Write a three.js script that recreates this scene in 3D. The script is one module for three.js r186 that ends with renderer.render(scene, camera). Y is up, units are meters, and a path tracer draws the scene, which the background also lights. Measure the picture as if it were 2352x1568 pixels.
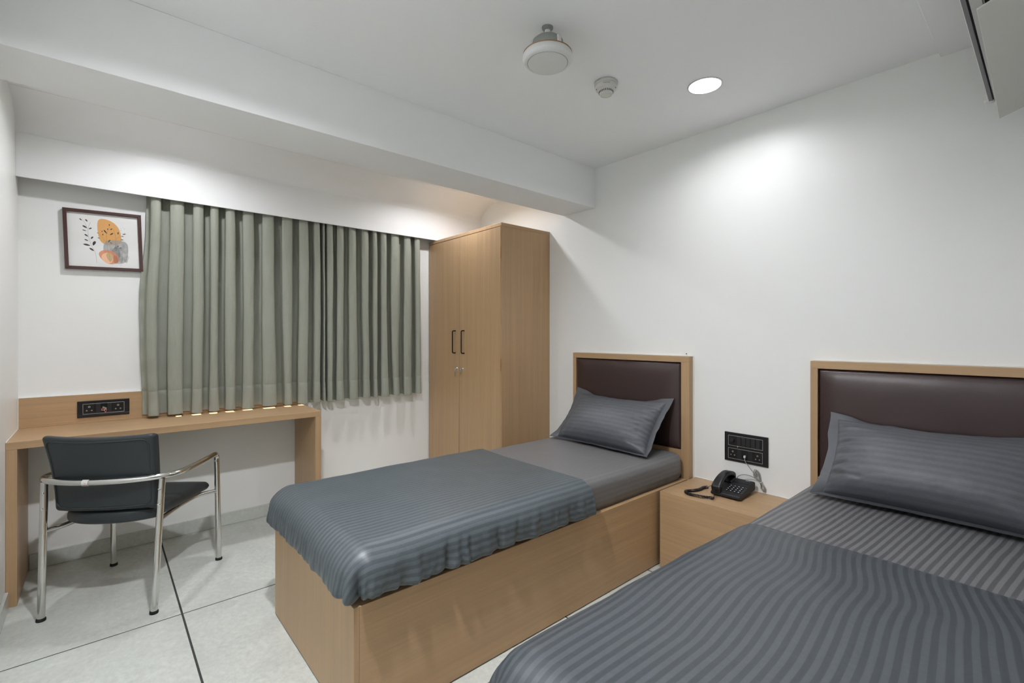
import * as THREE from 'three';
import { RoundedBoxGeometry } from 'three/addons/geometries/RoundedBoxGeometry.js';
import { mergeGeometries, mergeVertices } from 'three/addons/utils/BufferGeometryUtils.js';
import { ImprovedNoise } from 'three/addons/math/ImprovedNoise.js';
import { RectAreaLightUniformsLib } from 'three/addons/lights/RectAreaLightUniformsLib.js';

// ------------------------------------------------------------------ camera, sky, lights, exposure
// axes: x along the window wall (headboard wall at x = 0), z away from the window wall (z = 0), y up
const scene = new THREE.Scene();
const camera = new THREE.PerspectiveCamera(71.61, 2352 / 1568, 0.05, 60);
camera.position.set(-2.6289, 1.2344, 3.5604);
camera.lookAt(-2.6289 + Math.sin(0.7157), 1.2344, 3.5604 - Math.cos(0.7157));
camera.setViewOffset(2352, 1568, 0, 13, 2352, 1568);
const renderer = new THREE.WebGLRenderer({ antialias: true });
renderer.toneMapping = THREE.LinearToneMapping;
renderer.toneMappingExposure = 1.13;
renderer.shadowMap.enabled = true;
RectAreaLightUniformsLib.init();
const LAMP = { color: [0.985, 0.99, 1.045], power: 200, size: 0.09 };
const LAMPS = [                                            // x, z, strength
  [-0.488, 2.478, 1.05], [-2.33, 2.478, 7.3], [-0.62, 0.635, 1.4], [-2.33, 0.635, 1.45],
];
scene.background = new THREE.Color().setRGB(0.95, 0.9, 0.82);   // hazy day sky, seen only by the window behind the curtains
scene.backgroundIntensity = 1.0;
const sun = new THREE.DirectionalLight(new THREE.Color().setRGB(1.0, 0.92, 0.86), 26);   // high noon sun that slips down behind the curtains
sun.position.set(-1.4, 6.0, -1.5); sun.target.position.set(-1.5, 0.76, -0.09);
sun.castShadow = true; Object.assign(sun.shadow.camera, { left: -2.5, right: 2.5, top: 2.5, bottom: -2.5, near: 0.5, far: 9 });
scene.add(sun, sun.target);

// ------------------------------------------------------------------ measures (metres)
const W = 2.954, H = 2.409, ZS = 3.72, ZE = 5.3, XP = -1.6;   // unseen entry passage added behind the viewer to cut bounce light
const HB = 2.1317, ZB = 1.4323, ZB2 = 1.1366;

// ------------------------------------------------------------------ helpers
const noise3 = new ImprovedNoise();
const N = (x, y = 0, z = 0) => noise3.noise(x + 31.7, y + 17.3, z + 5.1);
function rng(seed) { let s = seed >>> 0; return () => { s = (s + 0x6d2b79f5) | 0; let t = Math.imul(s ^ (s >>> 15), 1 | s); t = (t + Math.imul(t ^ (t >>> 7), 61 | t)) ^ t; return ((t ^ (t >>> 14)) >>> 0) / 4294967296; }; }
const lerp = (a, b, t) => a + (b - a) * t, clamp = (x, a = 0, b = 1) => Math.min(b, Math.max(a, x));
const smooth = (a, b, x) => { const t = clamp((x - a) / (b - a)); return t * t * (3 - 2 * t); };
const V = (x, y, z) => new THREE.Vector3(x, y, z);
const taken = new Map();
function numbered(name) { const n = taken.get(name) ?? 0; taken.set(name, n + 1); return n ? name + '_' + String(n).padStart(3, '0') : name; }
function shade(o) { o.castShadow = true; o.receiveShadow = true; return o; }
function tag(o, label, category, group) { o.userData.label = label; o.userData.category = category; if (group) o.userData.group = group; return o; }
function thing(name, label, category, pos = [0, 0, 0], group) {
  const g = new THREE.Group(); g.name = numbered(name); g.position.set(...pos); scene.add(g); return tag(g, label, category, group);
}
function part(parent, name, geo, mat, pos, rot) {
  const m = shade(new THREE.Mesh(geo, mat)); m.name = name;
  if (pos) m.position.set(...pos);
  if (rot) m.rotation.set(...rot);
  parent.add(m); return m;
}
function struct(name, geo, mat, label) {
  const m = shade(new THREE.Mesh(geo, mat)); m.name = name; m.userData.kind = 'structure'; if (label) m.userData.label = label; scene.add(m); return m;
}
// uv in metres by face direction; the grain of the material runs along axis g
function boxUV(geo, g = 'y', off = 0) {
  const p = geo.attributes.position, n = geo.attributes.normal, uv = new Float32Array(p.count * 2);
  for (let i = 0; i < p.count; i++) {
    const P = [p.getX(i), p.getY(i), p.getZ(i)], M = [Math.abs(n.getX(i)), Math.abs(n.getY(i)), Math.abs(n.getZ(i))];
    const d = M[0] >= M[1] && M[0] >= M[2] ? 0 : M[1] >= M[2] ? 1 : 2, gi = 'xyz'.indexOf(g);
    let v = gi; if (gi === d) v = (d + 1) % 3;
    const u = 3 - d - v;
    uv[2 * i] = P[u] + off; uv[2 * i + 1] = P[v] + off * 0.7;
  }
  geo.setAttribute('uv', new THREE.BufferAttribute(uv, 2)); return geo;
}
let boxCount = 0;
// a chamfered board between two corners
function board(x0, x1, y0, y1, z0, z1, g = 'y', r = 0.0015, seg = 1) {
  const w = x1 - x0, h = y1 - y0, d = z1 - z0;
  const geo = new RoundedBoxGeometry(w, h, d, seg, Math.min(r, w / 2.01, h / 2.01, d / 2.01));
  geo.translate((x0 + x1) / 2, (y0 + y1) / 2, (z0 + z1) / 2);
  return boxUV(geo, g, 0.37 * (boxCount++));
}
const merged = (...gs) => mergeGeometries(gs.map((g) => { const q = g.index ? g.toNonIndexed() : g; for (const k of Object.keys(q.attributes)) if (!['position', 'normal', 'uv'].includes(k)) q.deleteAttribute(k); return q; }));
// rounded soft box, finely divided, deformed by fn(p) -> p
function softBox(w, h, d, r, n, fn, e = 4) {
  const axis = (L) => { const out = []; for (let i = 0; i < e; i++) out.push(-L / 2 + r * (1 - Math.cos((i / e) * Math.PI / 2)) * 1.0); for (let i = 0; i <= n; i++) out.push(lerp(-L / 2 + r, L / 2 - r, i / n)); for (let i = e - 1; i >= 0; i--) out.push(L / 2 - r * (1 - Math.cos((i / e) * Math.PI / 2))); return out; };
  const A = [axis(w), axis(h), axis(d)], S = A[0].length - 1, L = [w, h, d];
  const g = new THREE.BoxGeometry(1, 1, 1, S, S, S), p = g.attributes.position, q = V(0, 0, 0), c = V(0, 0, 0);
  for (let i = 0; i < p.count; i++) {
    q.set(...[0, 1, 2].map((k) => A[k][Math.round((p.getComponent(i, k) + 0.5) * S)]));
    c.set(...[0, 1, 2].map((k) => clamp(q.getComponent(k), -L[k] / 2 + r, L[k] / 2 - r)));
    const dlt = q.clone().sub(c); if (dlt.lengthSq() > 1e-12) { dlt.setLength(r); q.copy(c).add(dlt); }
    p.setXYZ(i, q.x, q.y, q.z);
  }
  const uvSrc = []; for (let i = 0; i < p.count; i++) uvSrc.push(p.getX(i), p.getY(i), p.getZ(i));
  if (fn) for (let i = 0; i < p.count; i++) { q.fromBufferAttribute(p, i); fn(q); p.setXYZ(i, q.x, q.y, q.z); }
  g.deleteAttribute('uv'); g.deleteAttribute('normal');
  const m = mergeVertices(g, 1e-6); m.computeVertexNormals();
  return boxUV(m, 'y');
}
function gridGeo(nu, nv, fn, uvfn) {
  const pos = [], uv = [], idx = [];
  for (let j = 0; j <= nv; j++) for (let i = 0; i <= nu; i++) { const P = fn(i / nu, j / nv); pos.push(P.x, P.y, P.z); const t = uvfn ? uvfn(i / nu, j / nv) : [i / nu, j / nv]; uv.push(t[0], t[1]); }
  for (let j = 0; j < nv; j++) for (let i = 0; i < nu; i++) { const a = j * (nu + 1) + i, b = a + 1, c = a + nu + 1, d = c + 1; idx.push(a, b, d, a, d, c); }
  const g = new THREE.BufferGeometry(); g.setAttribute('position', new THREE.Float32BufferAttribute(pos, 3)); g.setAttribute('uv', new THREE.Float32BufferAttribute(uv, 2)); g.setIndex(idx); g.computeVertexNormals(); return g;
}
const tube = (pts, r, n = 40, closed = false, rs = 12, tension = 0.5) => new THREE.TubeGeometry(new THREE.CatmullRomCurve3(pts.map((p) => V(...p)), closed, 'catmullrom', tension), n, r, rs, closed);
// polyline with rounded corners as a tube
function bentTube(pts, r, rad, n = 80, rs = 14) {
  const cp = new THREE.CurvePath(), P = pts.map((p) => V(...p)); let last = P[0].clone();
  for (let i = 1; i < P.length; i++) {
    if (i < P.length - 1) {
      const a = P[i].clone().sub(P[i - 1]).normalize(), b = P[i + 1].clone().sub(P[i]).normalize(), R = Array.isArray(rad) ? rad[i] : rad;
      const s = P[i].clone().addScaledVector(a, -R), e = P[i].clone().addScaledVector(b, R);
      cp.add(new THREE.LineCurve3(last, s)); cp.add(new THREE.QuadraticBezierCurve3(s, P[i].clone(), e)); last = e;
    } else cp.add(new THREE.LineCurve3(last, P[i]));
  }
  return new THREE.TubeGeometry(cp, n, r, rs, false);
}
const lathe = (pts, n = 48) => new THREE.LatheGeometry(pts.map((p) => new THREE.Vector2(...p)), n);

// ------------------------------------------------------------------ textures
function dataTex(w, h, fn, srgb, rx = 1, ry = 1) {
  const d = new Uint8Array(w * h * 4);
  for (let y = 0; y < h; y++) for (let x = 0; x < w; x++) { const c = fn(x / w, y / h, x, y), i = (y * w + x) * 4; if (Array.isArray(c)) { d[i] = clamp(c[0], 0, 255); d[i + 1] = clamp(c[1], 0, 255); d[i + 2] = clamp(c[2], 0, 255); } else d[i] = d[i + 1] = d[i + 2] = clamp(c, 0, 255); d[i + 3] = 255; }
  const t = new THREE.DataTexture(d, w, h); t.wrapS = t.wrapT = THREE.RepeatWrapping; t.magFilter = THREE.LinearFilter; t.minFilter = THREE.LinearMipmapLinearFilter; t.generateMipmaps = true;
  if (srgb) t.colorSpace = THREE.SRGBColorSpace;
  t.repeat.set(rx, ry); t.needsUpdate = true; return t;
}
// noise that repeats over the unit square
function tileNoise(u, v, fx, fy, z = 0) {
  const a = N(u * fx, v * fy, z), b = N((u - 1) * fx, v * fy, z), c = N(u * fx, (v - 1) * fy, z), d = N((u - 1) * fx, (v - 1) * fy, z);
  return lerp(lerp(a, b, u), lerp(c, d, u), v);
}
const rw = rng(11);
const columns = Array.from({ length: 1024 }, () => rw() - 0.5);
const woodTex = dataTex(1024, 1024, (u, v, x, y) => {
  const fine = columns[x] * 0.55 + columns[(x * 7 + 3) % 1024] * 0.25;
  const band = tileNoise(u, v, 14, 1.2, 1) * 0.9 + tileNoise(u, v, 46, 2.0, 2) * 0.9 + tileNoise(u, v, 150, 5, 3) * 0.8;
  const pore = tileNoise(u, v, 380, 14, 4);
  const k = 1 + 0.035 * fine + 0.06 * band - (pore > 0.32 ? 0.05 : 0);
  return [180 * k, 149 * k, 112 * k - 2 * band];
}, true, 1 / 0.62, 1 / 1.9);
const marbleTex = dataTex(1024, 1024, (u, v) => {
  const w1 = tileNoise(u, v, 5, 5, 1), w2 = tileNoise(u, v, 11, 11, 2);
  let n = 0, a = 0.5; for (let o = 0; o < 5; o++) { const f = 4 * 2 ** o; n += a * tileNoise((u + 0.05 * w1 + 1) % 1, (v + 0.05 * w2 + 1) % 1, f, f, 10 + o); a *= 0.55; }
  const vein = Math.pow(clamp(1 - Math.abs(n + 0.3 * w1) * 6), 4);
  const blotch = smooth(0.05, 0.35, n + 0.25 * w2);
  const k = 1 + 0.11 * n - 0.03 * blotch + 0.02 * vein + 0.06 * tileNoise((u + 0.03 * w1 + 1) % 1, v, 60, 45, 5) + 0.04 * tileNoise(u, v, 140, 110, 8) - 0.035 * smooth(0.33, 0.45, tileNoise(u, v, 34, 60, 6)) * smooth(0.0, 0.2, w1);
  return [203 * k, 207 * k, 200 * k];
}, true, 1 / 1.15, 1 / 1.15);
const wallBump = dataTex(512, 512, (u, v) => 128 + 70 * tileNoise(u, v, 6, 6, 1) + 30 * tileNoise(u, v, 24, 24, 2) + 10 * tileNoise(u, v, 90, 90, 3), false, 1 / 1.6, 1 / 1.6);
const weave = dataTex(256, 256, (u, v, x, y) => 128 + 50 * Math.sin(x * Math.PI / 2) * Math.sin(y * Math.PI / 2) + 60 * tileNoise(u, v, 40, 40, 2), false, 1 / 0.12, 1 / 0.12);
const leatherBump = dataTex(512, 512, (u, v) => { const a = Math.abs(tileNoise(u, v, 60, 60, 1)), b = Math.abs(tileNoise(u, v, 110, 110, 2)); return 90 + 220 * Math.min(a, 0.35) + 120 * Math.min(b, 0.3); }, false, 1 / 0.25, 1 / 0.25);
// satin stripes across u, four to the tile
const PITCH = 0.0243;
function stripeTex(light, dark, seed) {
  return dataTex(512, 512, (u, v, x, y) => {
    const ph = (u * 4) % 1, t = smooth(0.0, 0.03, ph) * (1 - smooth(0.5, 0.53, ph));
    const k = 1 + 0.05 * tileNoise(u, v, 9, 9, seed) + 0.05 * tileNoise(u, v, 120, 60, seed + 1);
    return light.map((c, i) => lerp(dark[i], c, t) * k);
  }, true, 1 / (4 * PITCH), 1 / (4 * PITCH));
}
const curtainTex = dataTex(512, 512, (u, v, x, y) => {
  const k = 1 + 0.05 * tileNoise(u, v, 200, 6, 1) + 0.02 * tileNoise(u, v, 60, 3, 2) + 0.04 * tileNoise(u, v, 90, 200, 3);
  return [149 * k, 152 * k, 139 * k];
}, true, 1 / 0.3, 1 / 0.5);

// ------------------------------------------------------------------ materials
const std = (o) => new THREE.MeshStandardMaterial(o), phys = (o) => new THREE.MeshPhysicalMaterial(o);
const C = (r, g, b) => new THREE.Color().setRGB(r / 255, g / 255, b / 255, THREE.SRGBColorSpace);
const M = {
  wall: std({ color: C(239, 240, 237), roughness: 0.42, bumpMap: wallBump, bumpScale: 0.0012 }),
  ceiling: std({ color: C(246, 247, 246), roughness: 0.8, bumpMap: wallBump, bumpScale: 0.0006 }),
  pelmet: std({ color: C(242, 243, 242), roughness: 0.5 }),
  wood: std({ map: woodTex, roughness: 0.42 }), darkWood: std({ map: woodTex, color: new THREE.Color(0.4, 0.32, 0.27), roughness: 0.5 }),
  tiles: [0, 1, 2].map((i) => { const t = marbleTex.clone(); t.offset.set(i * 0.37, i * 0.61); t.needsUpdate = true; return std({ map: t, roughness: 0.16, color: new THREE.Color().setScalar(0.97 + 0.015 * i) }); }),
  grout: std({ color: C(62, 62, 60), roughness: 0.9 }),
  skirting: std({ map: marbleTex, roughness: 0.2, color: new THREE.Color().setScalar(1.0) }),
  leather: phys({ color: C(58, 42, 40), roughness: 0.36, bumpMap: leatherBump, bumpScale: 0.0003, clearcoat: 0.15, clearcoatRoughness: 0.4 }),
  chairVinyl: phys({ color: C(42, 48, 50), roughness: 0.42, bumpMap: leatherBump, bumpScale: 0.0003 }),
  chrome: std({ color: C(215, 215, 212), metalness: 1, roughness: 0.16 }),
  steel: std({ color: C(190, 190, 186), metalness: 1, roughness: 0.3 }),
  rubber: std({ color: C(18, 18, 18), roughness: 0.7 }),
  black: phys({ color: C(20, 20, 22), roughness: 0.35 }),
  blackMatt: std({ color: C(26, 26, 28), roughness: 0.55 }),
  handle: std({ color: C(20, 16, 13), roughness: 0.35, metalness: 0.4 }),
  silverLine: std({ color: C(190, 190, 188), roughness: 0.4, metalness: 0.6 }),
  white: phys({ color: C(224, 225, 222), roughness: 0.3 }),
  offWhite: std({ color: C(212, 212, 205), roughness: 0.5 }),
  gold: std({ color: C(176, 134, 88), roughness: 0.4, metalness: 0.5 }),
  castMetal: std({ color: C(160, 164, 160), roughness: 0.45, metalness: 0.6, bumpMap: leatherBump, bumpScale: 0.001 }),
  dark: std({ color: C(12, 12, 12), roughness: 0.8 }),
  sealant: std({ color: C(236, 236, 232), roughness: 0.5 }),
  mahogany: phys({ color: C(70, 42, 36), roughness: 0.4 }),
  sheetA: phys({ map: stripeTex([115, 114, 114], [109, 108, 109], 20), roughness: 0.45, bumpMap: weave, bumpScale: 0.0002, sheen: 0.55, sheenRoughness: 0.4, sheenColor: C(120, 120, 120) }),
  sheetB: phys({ map: stripeTex([114, 113, 115], [84, 85, 88], 30), roughness: 0.45, bumpMap: weave, bumpScale: 0.0002, sheen: 0.55, sheenRoughness: 0.4, sheenColor: C(120, 120, 120) }),
  blanketA: phys({ map: stripeTex([88, 96, 100], [73, 81, 85], 40), roughness: 0.42, bumpMap: weave, bumpScale: 0.0002, sheen: 0.55, sheenRoughness: 0.4, sheenColor: C(120, 128, 135) }),
  blanketB: phys({ map: stripeTex([74, 80, 84], [58, 64, 69], 50), roughness: 0.42, bumpMap: weave, bumpScale: 0.0002, sheen: 0.55, sheenRoughness: 0.4, sheenColor: C(120, 128, 135) }),
  pillow: phys({ map: stripeTex([91, 93, 97], [83, 86, 91], 60), roughness: 0.5, bumpMap: weave, bumpScale: 0.0002, sheen: 0.55, sheenRoughness: 0.4, sheenColor: C(140, 142, 148) }),
  pillowPlain: phys({ color: C(84, 86, 90), roughness: 0.5, bumpMap: weave, bumpScale: 0.0002, sheen: 0.55, sheenRoughness: 0.4, sheenColor: C(140, 142, 148) }),
  curtain: phys({ map: curtainTex, roughness: 0.55, sheen: 0.35, sheenRoughness: 0.4, sheenColor: C(160, 165, 150), side: THREE.DoubleSide }),
  cable: std({ color: C(150, 147, 140), roughness: 0.5 }),
  redWire: std({ color: C(170, 60, 62), roughness: 0.5 }), paleWire: std({ color: C(205, 190, 185), roughness: 0.5 }),
  greenBoard: std({ color: C(120, 140, 122), roughness: 0.6 }),
  glow: std({ color: C(255, 255, 255), emissive: new THREE.Color(1, 0.99, 0.96), emissiveIntensity: 6, roughness: 0.5 }),
  key: std({ color: C(205, 210, 215), roughness: 0.4 }),
  glass: phys({ color: 0xffffff, roughness: 0.02, transmission: 1, thickness: 0, ior: 1.5 }),
  aluminium: std({ color: C(205, 205, 205), roughness: 0.4, metalness: 0.3 }),
};

// ------------------------------------------------------------------ the room
function slabWithHoles(pts, holes, depth) {
  const s = new THREE.Shape(pts.map((p) => new THREE.Vector2(...p)));
  for (const h of holes) s.holes.push(h);
  return new THREE.ExtrudeGeometry(s, { depth, bevelEnabled: false, curveSegments: 40 });
}
const circle = (x, y, r) => { const p = new THREE.Path(); p.absarc(x, y, r, 0, Math.PI * 2, true); return p; };
const rect = (x0, y0, x1, y1) => new THREE.Path([[x0, y0], [x0, y1], [x1, y1], [x1, y0]].map((p) => new THREE.Vector2(...p)));
{ // floor bed in dark grout, with one mesh for each big tile
  const floor = struct('floor', new THREE.BoxGeometry(W + 0.3, 0.1, ZE + 0.35).translate(-W / 2, -0.0515, ZE / 2), M.grout, 'floor of large pale grey marble-look tiles with dark grout');
  const xs = [-2.99, -2.355, -1.72, -1.085, -0.45, 0.185], zs = [-0.21, 1.012, 2.236, 3.46, 4.684, 5.91];
  let k = 0;
  for (let i = 0; i < 5; i++) for (let j = 0; j < 5; j++) {
    const g = 0.0038, x0 = Math.max(xs[i] + g, -W), x1 = Math.min(xs[i + 1] - g, 0), z0 = Math.max(zs[j] + g, 0), z1 = Math.min(zs[j + 1] - g, x1 < XP ? ZE : ZS);
    if (z1 - z0 < 0.05) continue;
    const m = part(floor, k ? 'tile_' + String(k).padStart(3, '0') : 'tile', board(x0, x1, -0.009, 0, z0, z1, 'z', 0.0006), M.tiles[(i * 2 + j) % 3]); k++;
  }
  const mk = (name, axis, cuts, at, label) => {   // tile skirting, a mesh for each strip
    const base = struct(name, axis === 'x' ? new THREE.BoxGeometry(cuts[cuts.length - 1] - cuts[0], 0.077, 0.004).translate((cuts[0] + cuts[cuts.length - 1]) / 2, 0.0395, at + 0.002) : new THREE.BoxGeometry(0.004, 0.077, cuts[cuts.length - 1] - cuts[0]).translate(at, 0.0395, (cuts[0] + cuts[cuts.length - 1]) / 2), M.grout, label);
    for (let i = 0; i < cuts.length - 1; i++) {
      const a = cuts[i] + 0.002, b = cuts[i + 1] - 0.002;
      part(base, i ? 'skirting_tile_' + String(i).padStart(3, '0') : 'skirting_tile', axis === 'x' ? board(a, b, 0.001, 0.08, at + 0.001, at + 0.012, 'x', 0.001) : at < -1 ? board(at - 0.002, at + 0.01, 0.001, 0.08, a, b, 'z', 0.001) : board(at - 0.01, at + 0.002, 0.001, 0.08, a, b, 'z', 0.001), M.skirting);
    }
  };
  mk('baseboard_north', 'x', [-2.915, -2.355, -1.717, -1.59], 0.0, 'pale tile skirting along the window wall under the desk');
  mk('baseboard_west', 'z', [0.462, 1.012, 2.236, 3.46, 4.684, 5.28], -W + 0.002, 'pale tile skirting along the side wall past the desk');
}
{ // walls with thickness; the window opening is hidden by the curtains
  const north = new THREE.Shape([[-W - 0.2, -0.1], [0.2, -0.1], [0.2, H + 0.2], [-W - 0.2, H + 0.2]].map((p) => new THREE.Vector2(...p)));
  north.holes.push(rect(-2.3, 0.93, -0.72, 2.0));
  const ng = new THREE.ExtrudeGeometry(north, { depth: 0.2, bevelEnabled: false }).translate(0, 0, -0.2);
  struct('wall_north', ng, M.wall, 'white painted wall with the curtained window');
  struct('wall_east', new THREE.BoxGeometry(0.2, H + 0.3, ZS + 0.4).translate(0.1, H / 2, ZS / 2 + 0.2), M.wall, 'white painted wall behind the headboards');
  struct('wall_west', new THREE.BoxGeometry(0.2, H + 0.3, ZE + 0.4).translate(-W - 0.1, H / 2, ZE / 2 + 0.1), M.wall, 'white painted side wall at the desk end');
  struct('wall_south', merged(new THREE.BoxGeometry(-XP, H + 0.3, 0.2).translate(XP / 2, H / 2, ZS + 0.1), new THREE.BoxGeometry(0.2, H + 0.3, ZE - ZS - 0.2).translate(XP + 0.1, H / 2, (ZE + ZS + 0.2) / 2)), M.wall, 'white painted wall that carries the air conditioner');  // second box is the side wall of the added, unseen passage
  const end = new THREE.Shape([[-W - 0.2, -0.1], [XP + 0.2, -0.1], [XP + 0.2, H + 0.15], [-W - 0.2, H + 0.15]].map((p) => new THREE.Vector2(...p)));  // passage end wall and door, unseen, added so less light bounces back
  end.holes.push(rect(-2.75, 0, -1.85, 2.08));
  struct('wall_added_passage', new THREE.ExtrudeGeometry(end, { depth: 0.15, bevelEnabled: false }).translate(0, 0, ZE), M.wall, 'added white end wall of the unseen passage that cuts bounce light');
  const door = struct('door_1', board(-2.748, -1.852, 0.004, 2.077, ZE + 0.03, ZE + 0.07, 'y', 0.002), M.darkWood, 'added brown wooden door closing the unseen passage');
  part(door, 'door_handle', bentTube([[-1.93, 1.02, ZE + 0.03], [-1.93, 1.02, ZE - 0.025], [-2.05, 1.02, ZE - 0.025]], 0.009, 0.015, 30, 12), M.steel);
  const ceil = slabWithHoles([[-W, -0], [0, 0], [0, ZS], [XP, ZS], [XP, ZE], [-W, ZE]], [...LAMPS.map((l) => circle(l[0], l[1], 0.07)), circle(-1.342, 2.287, 0.022)], 0.1);
  ceil.rotateX(Math.PI / 2); ceil.translate(0, H + 0.1, 0);
  struct('ceiling', ceil, M.ceiling, 'flat white ceiling with recessed downlights');
  struct('roof', new THREE.BoxGeometry(W + 0.4, 0.1, ZE + 0.5).translate(-W / 2, H + 0.16, ZE / 2), M.ceiling, 'solid slab above the ceiling').name = 'trim_5';
  struct('trim_1', board(-W, 0, HB, H, ZB2, ZB, 'x', 0.002), M.ceiling, 'deep white ceiling beam crossing the room');
  const s = new THREE.Shape(); s.moveTo(0, 2.262); s.lineTo(0.098, 2.262);
  for (let i = 0; i <= 24; i++) { const t = i / 24 * Math.PI / 2; s.lineTo(0.36 - 0.262 * Math.cos(t), 2.262 + 0.1455 * Math.sin(t)); }
  s.lineTo(0.36, H); s.lineTo(0, H);
  const cove = new THREE.ExtrudeGeometry(s, { depth: W, bevelEnabled: false, curveSegments: 30 }); cove.rotateY(-Math.PI / 2); cove.scale(1, 1, 1);
  struct('trim_2', cove, M.ceiling, 'white curved cove between the pelmet and the ceiling');
  struct('trim_3', board(-W, 0, 2.0438, 2.2664, 0.095, 0.107, 'x', 0.001), M.pelmet, 'white curtain pelmet board above the window');
  struct('trim_4', board(-W, 0, H - 0.02, H, 3.245, ZS, 'x', 0.002), M.ceiling, 'shallow dropped band of ceiling above the air conditioner');
  const win = struct('window_1', merged(...[[-2.3, -0.72, 0.93, 0.96], [-2.3, -0.72, 1.97, 2.0], [-2.3, -2.27, 0.96, 1.97], [-0.75, -0.72, 0.96, 1.97], [-1.53, -1.49, 0.96, 1.97]].map((b) => board(b[0], b[1], b[2], b[3], -0.185, -0.145, 'x', 0.002))), M.aluminium, 'window behind the drawn curtains');
  part(win, 'pane', board(-2.27, -1.53, 0.96, 1.97, -0.168, -0.162), M.glass); part(win, 'pane', board(-1.49, -0.75, 0.96, 1.97, -0.168, -0.162), M.glass);
}
// ------------------------------------------------------------------ ceiling fittings
LAMPS.forEach(([x, z, k], i) => {
  const where = ['near the headboard wall, in open view beside the smoke detector', 'near the side wall, above the tiled aisle', 'hidden behind the ceiling beam, above the wardrobe', 'hidden behind the ceiling beam, above the desk'][i];
  const t = thing('downlight', 'round white recessed downlight ' + where, 'ceiling light', [x, H, z], 'recessed ceiling downlights');
  part(t, 'trim_ring', lathe([[0.0695, 0.044], [0.0695, -0.001], [0.071, -0.0035], [0.0765, -0.003], [0.0775, -0.0003], [0.07, -0.0003]], 64), M.white);
  part(t, 'diffuser', lathe([[0, 0.0225], [0.0688, 0.0225], [0.0688, 0.03], [0, 0.03]], 64), M.glow);
  const l = new THREE.RectAreaLight(new THREE.Color().setRGB(...LAMP.color), LAMP.power * k, LAMP.size, LAMP.size);
  l.position.set(0, 0.0205, 0); l.rotation.x = -Math.PI / 2; l.name = 'downlight_glow'; t.add(l);
});
{ // fan motor hub on a short rod
  const t = thing('ceiling_fan', 'white round ceiling fan hub with a thin gold line hanging on a rod', 'fan', [-1.342, H, 2.287]);
  part(t, 'mounting_cup', lathe([[0.0205, 0.03], [0.0205, -0.004], [0.0155, -0.01], [0.013, -0.012]], 32), M.castMetal);
  part(t, 'rod', new THREE.CylinderGeometry(0.0115, 0.0115, 0.13, 24).translate(0, -0.005, 0), M.white);
  part(t, 'motor_cup', lathe([[0.0115, -0.034], [0.026, -0.04], [0.048, -0.046], [0.059, -0.056], [0.062, -0.072], [0.062, -0.104], [0.03, -0.104]], 40), M.castMetal);
  for (let i = 0; i < 3; i++) { const a = i * 2.094 + 0.5; part(t, 'motor_rib', board(0.052, 0.066, -0.104, -0.056, -0.009, 0.009, 'y', 0.003), M.white).rotation.y = a; }
  part(t, 'hub_shell', lathe([[0.03, -0.09], [0.078, -0.093], [0.0905, -0.097], [0.0945, -0.1035], [0.0955, -0.113], [0.093, -0.121], [0.086, -0.1275], [0.0775, -0.1305], [0.0765, -0.1285], [0.0755, -0.1285], [0.0745, -0.132], [0, -0.134]], 72), M.white, [0, -0.006, 0]);
  part(t, 'gold_band', new THREE.TorusGeometry(0.0922, 0.0016, 10, 80).rotateX(Math.PI / 2).translate(0, -0.0975, 0), M.gold, [0, -0.006, 0]);
  part(t, 'seam_ring', new THREE.TorusGeometry(0.0762, 0.0011, 8, 80).rotateX(Math.PI / 2).translate(0, -0.1295, 0), M.castMetal, [0, -0.006, 0]);
}
{
  const t = thing('smoke_detector', 'round off-white smoke detector on the ceiling between fan hub and downlight', 'smoke detector', [-0.858, H, 2.189]);
  part(t, 'base_plate', lathe([[0, 0], [0.05, 0], [0.0535, -0.004], [0.0535, -0.012], [0.05, -0.014], [0, -0.014]], 56), M.offWhite);
  part(t, 'housing', lathe([[0.049, -0.013], [0.0505, -0.022], [0.048, -0.032], [0.039, -0.037], [0.034, -0.039], [0.031, -0.05], [0.029, -0.055], [0.0265, -0.0585], [0.0225, -0.0595], [0.0215, -0.0585], [0.0205, -0.0595], [0, -0.06]], 56), M.offWhite);
  for (let i = 0; i < 26; i++) { const a = i / 26 * Math.PI * 2; const s = part(t, i ? 'vent_slot_' + String(i).padStart(3, '0') : 'vent_slot', board(-0.0014, 0.0014, -0.0495, -0.0405, 0.0295, 0.0334, 'y', 0.0004), M.dark); s.rotation.y = a; }
  part(t, 'seam_ring', new THREE.TorusGeometry(0.0216, 0.0006, 8, 56).rotateX(Math.PI / 2).translate(0, -0.0592, 0), M.silverLine);
  for (const a of [-1.25, 1.25]) part(t, 'screw_hole', new THREE.SphereGeometry(0.002, 10, 8), M.dark, [Math.sin(a - 0.93) * 0.0455, -0.034, Math.cos(a - 0.93) * 0.0455]);
  // the words on the rim, as a curved printed strip
  const cv = document.createElement('canvas'); cv.width = 512; cv.height = 64; const c = cv.getContext('2d'); c.fillStyle = '#d4d4cd'; c.fillRect(0, 0, 512, 64); c.fillStyle = '#6f6f6a'; c.font = 'bold 64px sans-serif'; c.textAlign = 'center'; c.textBaseline = 'middle'; c.fillText('DO NOT PAINT', 256, 34);
  const tx = new THREE.CanvasTexture(cv); tx.colorSpace = THREE.SRGBColorSpace;
  const strip = gridGeo(24, 1, (u, v) => { const a = (u - 0.5) * 0.7, r = 0.0508; return V(r * Math.sin(a), -0.027 + 0.0062 * v, r * Math.cos(a)); }, (u, v) => [u, v]);
  const m = part(t, 'printed_strip', strip, std({ map: tx, roughness: 0.5 })); m.rotation.y = -0.86;
}
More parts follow.
